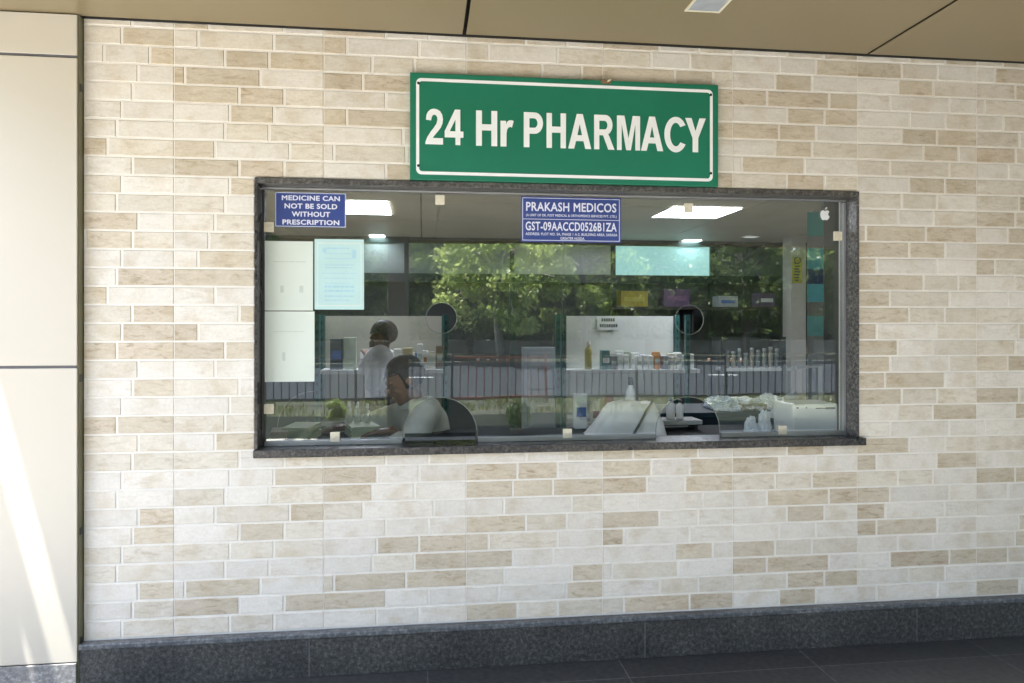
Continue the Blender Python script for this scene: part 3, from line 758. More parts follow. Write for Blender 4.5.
def carton(px0, py0, px1, py1, y, dep, mt, label, cat='carton', group=None, band=None, name='carton', rz=0.0):
    x0, y0, z0, x1, y1, z1 = pbox(px0, py0, px1, py1, y, dep)
    c = Vector(((x0+x1)/2, (y0+y1)/2, z0))
    t = thing(name, c, label, cat, group)
    m_ = MB(); m_.box(x0, y0, z0, x1, y1, z1); o = m_.build('carton_body', mt, t, bevel=0.003)
    m_ = MB(); h_ = z1 - z0
    m_.box(x0 + .12*(x1-x0), y0 - 0.0012, z0 + .35*h_, x1 - .12*(x1-x0), y0 - 0.0002, z0 + .62*h_)
    m_.build('printed_band', band or M['ink'], t)
    t.rotation_euler = (0, 0, rz)
    return t
def bottle(px, py0, py1, y, r, mt, capm, label, group=None, cat='bottle', name='bottle', nk=.45):
    x, z0 = at(px, py1, y); _, z1 = at(px, py0, y); h_ = z1 - z0
    t = thing(name, (x, y + r, z0), label, cat, group)
    m_ = MB(); m_.lathe(x, y + r, [(r*.96, z0), (r, z0+.04*h_), (r, z0+.66*h_), (r*max(.8, nk), z0+.74*h_), (r*nk, z0+.8*h_), (r*nk, z0+.84*h_)]); m_.build('bottle_body', mt, t, True)
    m_ = MB(); m_.lathe(x, y + r, [(r*nk*1.2, z0+.842*h_), (r*nk*1.25, z0+.86*h_), (r*nk*1.2, z1-.01*h_), (r*nk*1.1, z1)]); m_.build('cap', capm, t, True)
    return t
def shelf_z(px0, px1, y, py=366): return at((px0+px1)/2, py + 4, y)[1]
def on_shelf(px0, px1, py0, y, zbase):
    """bottom pixel that stands on zbase at depth y"""
    x = at((px0+px1)/2, 300, y)[0]; d = (D + y)*CT + x*ST
    return Y0 + (H - zbase) / d * F

colm = lambda n, c, r=0.55: mat(n, c, r, var=0.06)
cream_c = colm('cream_card', (0.62, 0.60, 0.52)); white_c = colm('white_card', (0.76, 0.78, 0.76)); orange_c = colm('orange_card', (0.62, 0.26, 0.05))
teal_c = colm('teal_card', (0.08, 0.22, 0.22)); blue_c = colm('blue_card', (0.05, 0.13, 0.42)); yellow_c = colm('yellow_card', (0.55, 0.46, 0.04)); purple_c = colm('purple_card', (0.26, 0.12, 0.30))
pale_green_c = colm('pale_green_card', (0.48, 0.55, 0.44)); maroon_c = colm('maroon_card', (0.22, 0.05, 0.07)); grey_c = colm('grey_card', (0.22, 0.24, 0.26)); brown_c = colm('brown_card', (0.2, 0.14, 0.08))
zL = shelf_z(317, 446, RY) + 0.0005; zR = shelf_z(564, 688, RY) + 0.0005
def shelf_box(px0, py0, px1, y, z, dep, mt, label, cat='carton', group=None, band=None, name='carton'):
    return carton(px0, py0, px1, on_shelf(px0, px1, py0, y, z), y, dep, mt, label, cat, group, band, name)
# left rack
shelf_box(330, 339, 342.5, RY + .08, zL, .08, colm('dark_card', (0.06, 0.08, 0.09)), 'dark box with a blue picture on the beige rack', band=blue_c)
shelf_box(344, 337.5, 356, RY + .10, zL, .06, pale_green_c, 'pale green folder standing beside the blue box', 'folder', name='folder')
gl = 'cartons on the beige rack'
shelf_box(386, 352, 393, RY + .08, zL, .08, white_c, 'white carton next to the standing man on the beige rack', group=gl)
shelf_box(394, 349, 401, RY + .10, zL, .08, white_c, 'taller white carton above the seated man\'s hair', group=gl)
shelf_box(403, 348, 413, RY + .08, zL, .08, colm('straw_card', (0.48, 0.42, 0.22)), 'straw coloured carton on the beige rack', group=gl)
shelf_box(417, 344, 423, RY + .09, zL, .08, white_c, 'tall slim white carton on the beige rack', group=gl)
shelf_box(427, 352, 435, RY + .08, zL, .08, cream_c, 'low cream carton at the right end of the beige rack', group=gl)
shelf_box(436, 346, 443, RY + .10, zL, .08, brown_c, 'brown carton beside the teal rack post', group=gl)
# right rack
gr_ = 'cartons on the white rack'
shelf_box(602, 350.5, 610, RY + .05, zR, .09, teal_c, 'teal carton with white band on the white rack', group=gr_, band=white_c)
shelf_box(611, 356, 617, RY + .09, zR, .06, grey_c, 'grey carton beside the teal carton', group=gr_)
for a, b_, tp in ((618, 623, 354), (624, 629, 355), (637, 642, 356), (643, 648, 355), (649, 653.5, 356)):
    shelf_box(a, tp, b_, RY + .06, zR, .08, white_c, 'small white medicine carton in the row on the white rack', group='small white cartons on the white rack')
shelf_box(654.5, 352, 660, RY + .06, zR, .08, orange_c, 'orange carton at the middle of the white rack shelf', group=gr_)
shelf_box(663, 356, 669, RY + .06, zR, .08, grey_c, 'grey carton right of the orange carton', group=gr_)
shelf_box(671, 357, 676, RY + .06, zR, .06, cream_c, 'cream carton on the white rack near its right end', group=gr_)
for a, b_, tp in ((677, 682, 353), (683, 688, 355), (689, 694, 354)):
    shelf_box(a, tp, b_, RY + .06, zR, .08, white_c, 'white carton grouped at the right end of the white rack', group='white cartons at the rack end')
cols_ = [white_c, cream_c, white_c, pale_green_c, white_c, blue_c, white_c, maroon_c]
px = 600.0; k = 0
while px < 682:
    wd = rng.uniform(4.5, 8.5)
    shelf_box(px, rng.uniform(349, 355.5), px + wd, RY + .17, zR, .07, cols_[k % 8], 'carton standing in the back row of the white rack', group='back row of the white rack', band=[M['ink'], blue_c, maroon_c, orange_c][k % 4])
    px += wd + .8; k += 1
px = 360.0
while px < 440:
    wd = rng.uniform(5, 9)
    shelf_box(px, rng.uniform(350, 357), px + wd, RY + .19, zL, .06, cols_[(k+3) % 8], 'carton standing in the back row of the beige rack', group='back row of the beige rack', band=[M['ink'], orange_c, blue_c][k % 3])
    px += wd + .9; k += 1
bottle(589, 341, on_shelf(585, 593, 341, RY + .1, zR), RY + .1, 0.034, colm('amber_bottle', (0.34, 0.30, 0.07), 0.3), colm('cream_cap', (0.6, 0.55, 0.45)), 'amber bottle with cream cap on the white rack')
x0, z0 = at(597, 317, RY + .305); x1, z1 = at(619, 330, RY + .305)
t = thing('label_card', ((x0+x1)/2, RY + .30, z1), 'white label card at the top of the white rack', 'label')
m_ = MB(); m_.box(x0, RY + .300, z1, x1, RY + .304, z0); m_.build('card', white_c, t)
m_ = MB()
for zz, a, b_ in ((.78, .2, .78), (.34, .12, .9)):
    x = x0 + a*(x1-x0)
    while x < x0 + b_*(x1-x0):
        m_.box(x, RY + .2985, z1 + (zz-.12)*(z0-z1), x + .016, RY + .2998, z1 + (zz+.12)*(z0-z1)); x += .022
m_.build('lettering', M['ink_dark'], t)
# dim rack jars
zD = shelf_z(724, 784, 4.3, 364) + .0005
for k in range(9):
    px = 728 + k * 6.2
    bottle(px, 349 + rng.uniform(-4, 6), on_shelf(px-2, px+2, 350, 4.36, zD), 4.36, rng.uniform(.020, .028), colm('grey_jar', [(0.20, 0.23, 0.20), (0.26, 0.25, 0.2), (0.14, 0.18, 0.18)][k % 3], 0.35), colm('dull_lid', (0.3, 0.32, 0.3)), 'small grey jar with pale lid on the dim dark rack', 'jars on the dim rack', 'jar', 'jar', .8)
# boxes on the high wall shelf
HY = 5.0
x0, zs = at(612, 306.5, HY); x1, _ = at(778, 306.5, HY)
t = thing('wall_shelf', ((x0+x1)/2, HY + .2, zs - .03), 'dark high shelf with coloured boxes under the transoms', 'shelf')
m_ = MB(); m_.box(x0, HY, zs - .03, x1, HY + .45, zs); m_.build('board', mat('dark_shelf', (0.03, 0.028, 0.02), 0.6), t)
for x in (x0 + .2, (x0+x1)/2, x1 - .2):
    m_ = MB(); m_.box(x - .012, HY + .1, zs - .30, x + .012, HY + .53, zs - .031); m_.build('bracket', M['dark_alu'], t)
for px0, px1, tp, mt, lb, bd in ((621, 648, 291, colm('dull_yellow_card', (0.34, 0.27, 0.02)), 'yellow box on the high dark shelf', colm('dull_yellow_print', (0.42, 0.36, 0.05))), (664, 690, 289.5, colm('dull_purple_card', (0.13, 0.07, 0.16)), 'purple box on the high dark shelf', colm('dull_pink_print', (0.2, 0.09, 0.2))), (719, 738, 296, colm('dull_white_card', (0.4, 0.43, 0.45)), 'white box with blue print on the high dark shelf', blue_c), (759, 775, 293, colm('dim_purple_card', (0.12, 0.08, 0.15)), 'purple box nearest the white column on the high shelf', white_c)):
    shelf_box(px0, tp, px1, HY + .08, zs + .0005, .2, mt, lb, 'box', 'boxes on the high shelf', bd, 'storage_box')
# grey cabinet between the racks
x0, z1 = at(527, 348, 3.9); x1, _ = at(560, 348, 3.9)
t = thing('filing_cabinet', ((x0+x1)/2, 4.1, 0), 'plain grey cabinet between the two racks', 'cabinet')
m_ = MB(); m_.box(x0, 3.9, 0, x1, 4.3, z1); m_.build('cabinet_body', colm('grey_steel', (0.26, 0.29, 0.31), 0.4), t, bevel=.005)
for k in range(3):
    m_ = MB(); zz = 0.08 + k*(z1-.1)/3
    m_.box(x0 + .02, 3.888, zz, x1 - .02, 3.8985, zz + (z1-.1)/3 - .02); dr = m_.build('drawer', colm('grey_steel_front', (0.29, 0.32, 0.34), 0.4), t, bevel=.003)
    m_ = MB(); m_.box((x0+x1)/2 - .06, 3.872, zz + .2, (x0+x1)/2 + .06, 3.8875, zz + .215); m_.build('handle', M['alu'], dr)

# white column with a yellow notice
CY = 4.9
x0, _ = at(791, 300, CY); x1, _ = at(806, 300, CY)
m_ = MB(); m_.box(x0, CY, 0, x1, CY + .20, RZ - .001)
o = m_.build('white_column', mat('white_column_paint', (0.70, 0.68, 0.62), 0.6, var=.05, scale=3), bevel=.004)
tag(base(o, ((x0+x1)/2, CY + .14, 0)), 'square white painted column near the right end of the room', 'column')
x0, z0 = at(792, 283, CY); x1, z1 = at(802, 257.5, CY)
t = thing('yellow_notice', ((x0+x1)/2, CY, z0), 'narrow yellow notice with black marks on the white column', 'notice')
m_ = MB(); m_.box(x0, CY - .006, z0, x1, CY - .001, z1); m_.build('sheet', colm('yellow_sheet', (0.62, 0.56, 0.05)), t)
m_ = MB(); w_ = x1-x0; h_ = z1-z0
for k in range(7):
    zz = z0 + h_*(.08 + .11*k); m_.box(x0 + w_*rng.uniform(.15, .3), CY - .0075, zz, x0 + w_*rng.uniform(.6, .85), CY - .0062, zz + h_*.05)
m_.tube([(x0 + w_*.5 + .3*w_*math.cos(a), CY - .007, z0 + h_*.88 + .3*w_*math.sin(a)) for a in [R(30*k) for k in range(13)]], .006, 6)
m_.build('lettering', M['ink_dark'], t)

# standee banner
BY = 1.15
x0, z1 = at(807.5, 212, BY); x1, _ = at(823.5, 212, BY)
t = thing('banner_stand', ((x0+x1)/2, BY + .02, 0), 'tall narrow teal banner stand at the right end of the window', 'banner')
strip = [(212, 236, (0.05, 0.30, 0.29)), (236, 248, (0.20, 0.20, 0.21)), (248, 269, (0.08, 0.38, 0.48)), (269, 284, (0.03, 0.05, 0.14)), (284, 302, (0.09, 0.40, 0.52)), (302, 316, (0.2, 0.2, 0.2)), (316, 336, (0.13, 0.40, 0.42)), (336, 440, (0.24, 0.26, 0.27))]
m_ = MB(); mm = []
for i, (a, b_, c) in enumerate(strip):
    za = at(815, a, BY)[1]; zb = max(at(815, b_, BY)[1], .05)
    m_.box(x0, BY, zb, x1, BY + .004, za, i); mm.append(colm('banner_print', c, 0.4))
m_.build('printed_sheet', mm, t)
m_ = MB(); m_.box(x0 - .02, BY - .05, 0, x1 + .02, BY + .08, .05); m_.build('foot', M['alu'], t, bevel=.004)
m_ = MB(); m_.tube([((x0+x1)/2, BY + .015, .05), ((x0+x1)/2, BY + .015, z1 + .01)], .007); m_.build('pole', M['alu'], t)
x0, _ = at(824.5, 300, BY + .1); x1, _ = at(850, 300, BY + .1)
m_ = MB(); m_.box(x0, BY + .1, 0, x1, BY + .14, 2.3)
o = m_.build('grey_screen', mat('grey_screen', (0.16, 0.165, 0.17), 0.6, var=.1), bevel=.003)
tag(base(o, ((x0+x1)/2, BY + .12, 0)), 'plain grey screen behind the teal banner', 'screen')

# counters
t = thing('service_counter', (0.2, 0.4, 0), 'dark topped counter just inside the window', 'counter')
m_ = MB(); m_.box(-0.9, 0.17, 0.90, 2.2, 0.62, 0.925); m_.build('counter_top', mat('dark_laminate_top', (0.028, 0.032, 0.034), 0.75, var=.25, scale=5, spec=.2), t, bevel=.003)
m_ = MB(); m_.box(-0.88, 0.17, 0.0, 2.18, 0.2, 0.899); m_.build('front_panel', mat('dark_laminate', (0.05, 0.05, 0.05), .5), t)
t = thing('back_counter', (1.6, 1.0, 0), 'navy fronted display counter under the crumpled plastic', 'counter')
x0 = at(660, 400, .8)[0]; x1 = at(792, 400, .8)[0]
CTZ = at(720, 412, .8)[1]
m_ = MB(); m_.box(x0, .78, CTZ - .03, x1, 1.25, CTZ); m_.build('counter_top', mat('navy_laminate', (0.018, 0.04, 0.055), .6, spec=.25), t, bevel=.003)
m_ = MB(); m_.box(x0 + .02, .80, 0, x1 - .02, 1.23, CTZ - .031)
for z in (.72, .86): m_.box(x0 + .025, .794, z, x1 - .025, .7995, z + .008)
m_.build('cabinet_body', mat('navy_front', (0.018, 0.034, 0.045), .4), t)
t = thing('low_ledge', (at(688, 430, .45)[0], .45, .926), 'pale narrow ledge seen through the right arch', 'ledge')
x0, z0 = at(655, 424, .5); x1, z1 = at(699, 419, .5)
m_ = MB(); m_.box(x0, .45, z0, x1, .6, z1); m_.build('board', colm('pale_ledge', (0.42, 0.44, 0.44)), t, bevel=.002)
for x in (x0 + .02, x1 - .03):
    m_ = MB(); m_.box(x, .47, .9255, x + .012, .58, z0 - .0005); m_.build('bracket', M['dark_alu'], t)

def crumpled(name, c, sx, sy, sz, mt, label, cat, seed, flat=0.25, n=5):
    bm = bmesh.new(); bmesh.ops.create_icosphere(bm, subdivisions=n, radius=1)
    for v in bm.verts:
        p = v.co.copy(); q = p * 2.1 + Vector((seed*3.1, seed, 0))
        k = 1 + .30*noise.noise(q) + .22*(1 - abs(noise.noise(q*1.9))*2) + .12*(1-abs(noise.noise(q*4.3))*2) + .05*(1-abs(noise.noise(q*9))*2)
        p *= k
        p.z = max(p.z, -flat)
        v.co = (c[0] + p.x*sx, c[1] + p.y*sy, c[2] + (p.z + flat)*sz)
    me = bpy.data.meshes.new(name); bm.to_mesh(me); bm.free()
    o = link(name, me, mt, None, False)
    return tag(base(o, c), label, cat)
film = mat('white_film', (0.84, 0.87, 0.90), 0.25, var=.12, scale=10)
for i, (px, py, wpx, sz, lb) in enumerate(((724, 412, 20, .045, 'crumpled bluish white plastic film at the left end of the navy counter'), (746, 412, 22, .042, 'crumpled white plastic film in the middle of the navy counter'), (771, 412, 22, .05, 'crumpled white plastic film nearest the white box'))):
    x, _ = at(px, py, .95)
    crumpled('plastic_film', (x, .97, CTZ + .0005), wpx/727*4.2*.62, .13, sz, mat('bluish_film', (0.68, 0.78, 0.88), .25, var=.15, scale=10) if i == 0 else film, lb, 'plastic film', i + 2)
x0, y0_, z0, x1, y1_, z1 = pbox(743, 404, 767, 413, .72, .1)
carton(743, 404, 767, on_shelf(743, 767, 404, .82, CTZ + .001), .82, .1, colm('black_card', (0.02, 0.025, 0.03)), 'flat dark box in front of the crumpled film', 'box', band=grey_c, name='flat_box')
for px, wpx, top, lb in ((752, 9, 418, 'small crumpled white wrapper left of the white box'), (765, 8, 412, 'taller crumpled white wrapper beside the clip')):
    x, _ = at(px, 436, .35); _, zt = at(px, top, .35)
    crumpled('plastic_wrapper', (x, .36, .9255), wpx/727*3.55*.6, .03, (zt - .9255)/1.35, film, lb, 'wrapper', px, n=4)
# folded paper standing behind the box
m_ = MB()
ax, az = at(771, 413, .68); bx, bz = at(794, 389, .68); cx_, cz_ = at(805, 413, .68)
dz = at(780, 398, .66)
v0 = [(ax, .70, CTZ + .002), (at(783, 397, .66)[0], .66, at(783, 397, .66)[1]), (bx, .68, bz), (at(799, 396, .72)[0], .72, at(799, 396, .72)[1]), (cx_, .74, CTZ + .002)]
for k in range(4):
    a, b_ = Vector(v0[k]), Vector(v0[k+1])
    lo_a = Vector((a.x, a.y, CTZ + .001)); lo_b = Vector((b_.x, b_.y, CTZ + .001))
    m_.quad(lo_a, lo_b, b_, a); m_.quad(lo_b + Vector((0, .03, 0)), lo_a + Vector((0, .03, 0)), a + Vector((0, .004, 0)), b_ + Vector((0, .004, 0)))
m_.box(ax, .66, CTZ - .02, cx_, .79, CTZ + .0006)
o = m_.build('folded_paper', mat('thin_white_paper', (0.84, 0.84, 0.86), .7, var=.08, scale=20))
tag(base(o, (bx, .7, CTZ)), 'folded white paper peaking above the white box', 'paper')
# white bag / cloth slanting on the counter
def slanted_bag():
    prof = [(588, 438), (599, 420), (612, 402.5), (632, 400), (656, 404), (662, 420), (664, 438)]
    bm = bmesh.new(); rows = []
    top = [at(p[0], p[1], .30) for p in prof]
    nx, ny = 40, 14
    def outline(u):
        s = u * (len(top)-1); i = min(int(s), len(top)-2); f = s - i
        return top[i][0]*(1-f) + top[i+1][0]*f, top[i][1]*(1-f) + top[i+1][1]*f
    grid = []
    for i in range(nx+1):
        x, z = outline(i/nx); row = []
        for j in range(ny+1):
            a = math.pi * j / ny
            yy = .34 - .085*math.cos(a)
            hh = (z - .9255) * max(0, math.sin(a))**.55
            nn = .014*noise.noise(Vector((x*14, yy*14, 3))) + .007*noise.noise(Vector((x*34, yy*34, hh*20)))
            row.append(bm.verts.new((x + nn*.5, yy + nn, .9255 + max(0, hh + (nn if 0 < j < ny else 0)))))
        grid.append(row)
    for i in range(nx):
        for j in range(ny): bm.faces.new((grid[i][j], grid[i+1][j], grid[i+1][j+1], grid[i][j+1]))
    bmesh.ops.recalc_face_normals(bm, faces=bm.faces)
    me = bpy.data.meshes.new('white_bag'); bm.to_mesh(me); bm.free()
    o = link('white_bag', me, mat('white_bag_cloth', (0.84, 0.83, 0.82), .5, var=.06, scale=12), None, True)
    tag(base(o, (at(628, 438, .34)[0], .34, .9255)), 'slumped white bag on the counter left of the right arch', 'bag')
    m_ = MB(); pts = [(632, 437), (640, 425), (648, 411), (655, 402)]
    m_.tube([(at(p[0], p[1], .235)[0], .235 + .012*k, at(p[0], p[1], .235)[1]) for k, p in enumerate(pts)], .006, 8)
    m_.build('strap', M['dark_alu'], o)
slanted_bag()
# white device box
x0, y0_, z0, x1, y1_, z1 = pbox(793, 403.5, 838, 437, .175, .20)
t = thing('white_device', ((x0+x1)/2, .33, .9255), 'white boxy desk device with small dark marks on the counter', 'device')
m_ = MB(); m_.box(x0, .175, .926, x1, .375, z1); m_.build('casing', M['plastic_white'], t, bevel=.008)
m_ = MB(); w_, h_ = x1-x0, z1-.926
for a, b_, f, th in ((.08, .12, .88, .02), (.28, .31, .88, .02), (.50, .72, .86, .015), (.72, .93, .86, .03), (.15, .27, .12, .012), (.38, .50, .10, .012), (.58, .68, .12, .012), (.78, .82, .12, .03)):
    m_.box(x0 + a*w_, .1736, .926 + (f-th)*h_, x0 + b_*w_, .1748, .926 + (f+th)*h_)
m_.build('marking', M['ink_dark'], t)
# things on the counter behind the bag
for a in ((575, 394, 587.5, 421, .55, .05, white_c, 'white upright packet with blue mark beside the bag', blue_c), (606, 397, 614, 413, .62, .05, maroon_c, 'maroon packet behind the white bag', white_c), (592, 401, 600, 421, .6, .04, cream_c, 'cream packet between the white packet and the bag', maroon_c)):
    carton(a[0], a[1], a[2], on_shelf(a[0], a[2], 0, a[4], .9255), a[4] - .0, a[5], a[6], a[7], 'packet', None, a[8], 'packet')
bottle(632, 377, on_shelf(629, 636, 0, .5, .9255), .48, .026, M['plastic_white'], M['black'], 'white bottle with black cap behind the bag')
bottle(672, 398, 419, .5, .022, M['plastic_white'], blue_c, 'white bottle with blue cap on the pale ledge', 'bottles on the pale ledge')
bottle(681, 400, 419, .5, .018, M['plastic_white'], M['black'], 'white bottle with black cap on the pale ledge', 'bottles on the pale ledge')
# paper stacks on the left of the counter
def stack(px0, px1, pyt, y, dep, mt, label, rz):
    x0, z1 = at(px0, pyt, y); x1, _ = at(px1, pyt, y)
    z1 = max(z1, .94)
    m_ = MB(); n = 6; hh = (z1 - .9256)/n
    for k in range(n):
        m_.obox(((x0+x1)/2 + rng.uniform(-.006, .006), y + dep/2 + rng.uniform(-.006, .006), .9256 + hh*(k+.5)), (x1-x0)/2, dep/2, hh*.48, rz + rng.uniform(-.05, .05))
    o = m_.build('paper_stack', mt)
    tag(base(o, ((x0+x1)/2, y + dep/2, .9255)), label, 'paper stack')
stack(268, 284, 432, .24, .16, colm('brown_paper', (0.24, 0.18, 0.12)), 'brownish paper stack at the left end of the counter', .1)
stack(284, 312, 428, .30, .2, colm('greenish_paper', (0.40, 0.44, 0.26)), 'taller greenish paper stack on the left of the counter', -.2)
stack(345, 374, 427, .38, .18, colm('lime_paper', (0.40, 0.44, 0.28)), 'lime green paper pile beside the seated man\'s arm', .25)
for k, px in enumerate((349, 357, 367)):
    bottle(px, 402 + k, on_shelf(px-2, px+2, 0, .565, .9255), .565, .016, colm('clear_jar', (0.42, 0.46, 0.44), .2), white_c, 'small pale jar in the row left of the seated man', 'pale jars on the counter', 'jar', 'jar')
# white chair frame
t = thing('white_chair', (at(810, 400, 1.0)[0], 1.05, 0), 'white tubular chair back behind the white device', 'chair')
xa, za = at(796, 367, .92); xb, _ = at(820.5, 367, .92)
wt = M['plastic_white']
m_ = MB(); m_.tube([(xa, .92, za), (xb, .92, za), (xb, .92, 0.0)], .013, 10); m_.tube([(xa, .93, za - .3), (xa, .93, 0)], .013, 10); m_.build('back_frame', wt, t, True)
m_ = MB(); m_.box(xa, .92, .44, xb, 1.3, .47); m_.build('seat', wt, t, bevel=.01)
for x in (xa + .02, xb - .02):
    m_ = MB(); m_.tube([(x, 1.27, .44), (x, 1.29, 0)], .013, 10); m_.build('leg', wt, t, True)

# ------------------------------------------------------------------ people
def limb(pts, radii):
    """lumps strung along a chain of joints with tapering radius"""
    out = []
    for (p, q), (ra, rb) in zip(zip(pts[:-1], pts[1:]), zip(radii[:-1], radii[1:])):
        n = max(2, int((q - p).length / (0.3*min(ra, rb))) + 1)
        for k in range(n + 1):
            f = k / n; r_ = ra*(1-f) + rb*f
            out.append(ell(p.lerp(q, f), (r_, r_, r_), None, 2 if r_ < .03 else 3))
    return out

def union(meshes, voxel, smooth_it=4):
    bm = bmesh.new()
    for m_ in meshes:
        bm.from_mesh(m_)
    me = bpy.data.meshes.new('body'); bm.to_mesh(me); bm.free()
    ob = bpy.data.objects.new('body', me)
    rm = ob.modifiers.new('remesh', 'REMESH'); rm.mode = 'VOXEL'; rm.voxel_size = voxel; rm.use_smooth_shade = True
    sm = ob.modifiers.new('smooth', 'SMOOTH'); sm.iterations = smooth_it; sm.factor = .5
    return evaluated_mesh(ob)

def ell(c, r, rot=None, n=3):
    bm = bmesh.new(); bmesh.ops.create_icosphere(bm, subdivisions=n, radius=1)
    Mx = Matrix.Translation(c) @ (rot or Matrix.Identity(4)) @ Matrix.Diagonal((*r, 1))
    bm.transform(Mx); me = bpy.data.meshes.new('lump'); bm.to_mesh(me); bm.free(); return me

def head_meshes(c, rot):
    """skull, jaw, nose, ears, lips, brow about the head centre; the face looks along -Y before rot"""
    T = Matrix.Translation(c) @ rot
    def e(p, r_): return ell(T @ Vector(p), r_, rot)
    return [e((0, .012, .03), (.074, .094, .090)), e((0, -.030, -.035), (.058, .062, .078)), e((0, -.062, -.088), (.030, .024, .020)),
            e((0, -.098, -.012), (.0125, .022, .026)), e((0, -.108, -.026), (.017, .013, .012)), e((0, -.079, .030), (.052, .018, .013)),
            e((0, -.088, -.058), (.024, .011, .006)), e((0, -.087, -.069), (.022, .011, .006)),
            e((.041, -.066, -.018), (.022, .022, .020)), e((-.041, -.066, -.018), (.022, .022, .020)),
            e((.076, .012, -.002), (.010, .020, .032)), e((-.076, .012, -.002), (.010, .020, .032))]
def hair_mesh(c, rot, voxel=.006):
    T = Matrix.Translation(c) @ rot
    bm = bmesh.new(); bmesh.ops.create_icosphere(bm, subdivisions=5, radius=1)
    for v in bm.verts:
        p = v.co.copy(); k = 1 + .035*noise.noise(p*9) + .02*noise.noise(p*24)
        x, y, z = p.x*.082*k, p.y*.103*k + .016, p.z*.098*k + .034
        if y < -.02 and z < .062 + .3*(y+.02)*0: z = max(z, .062 + .010*noise.noise(p*14))
        elif z < -.045: z = -.045 + .2*(z+.045)
        v.co = T @ Vector((x, y, z))
    me = bpy.data.meshes.new('hair'); bm.to_mesh(me); bm.free(); return me
def hand_meshes(wrist, direction, palm_down=Vector((0, 0, -1)), scale=1.0, curl=.5):
    d = direction.normalized(); side = d.cross(palm_down).normalized(); n = palm_down
    ms = []
    for o_ in (-.024, -.008, .008, .024):
        ms += limb([wrist + side*o_*.6*scale, wrist + d*.04*scale + side*o_*scale, wrist + d*.082*scale + side*o_*1.15*scale], [.015*scale, .0155*scale, .0125*scale])
    for k, (o_, L) in enumerate(((-.030, .072), (-.010, .080), (.011, .075), (.030, .058))):
        b_ = wrist + d*.075*scale + side*o_*scale
        p1 = b_ + (d + n*.15*curl).normalized()*L*.5*scale; p2 = p1 + (d + n*.8*curl).normalized()*L*.35*scale; p3 = p2 + (d + n*1.6*curl).normalized()*L*.25*scale
        ms += limb([b_, p1, p2, p3], [.0095*scale, .009*scale, .008*scale, .007*scale])
    b_ = wrist + d*.025*scale - side*.026*scale
    p1 = b_ + (d*.6 - side*.8).normalized()*.035*scale; p2 = p1 + (d*.9 - side*.3 + n*.3).normalized()*.03*scale
    ms += limb([b_, p1, p2], [.013*scale, .010*scale, .008*scale])
    return ms

skin_m = mat('brown_skin', (0.20, 0.105, 0.065), .5, var=.08, scale=20)
hair_m = mat('black_hair', (0.012, 0.011, 0.012), .5, var=.3, scale=80)
eye_m = mat('eye_white', (0.22, 0.19, 0.17), .5)
def eyes(c, rot, parent):
    T = Matrix.Translation(c) @ rot
    for s in (-1, 1):
        e = link('eye', ell(T @ Vector((s*.030, -.080, .008)), (.011, .008, .007), rot), eye_m, parent, True)
        link('iris', ell(T @ Vector((s*.030, -.0868, .008)), (.005, .003, .005), rot), M['black'], e, True)

def P(px, py, y):
    x, z = at(px, py, y); return Vector((x, y, z))

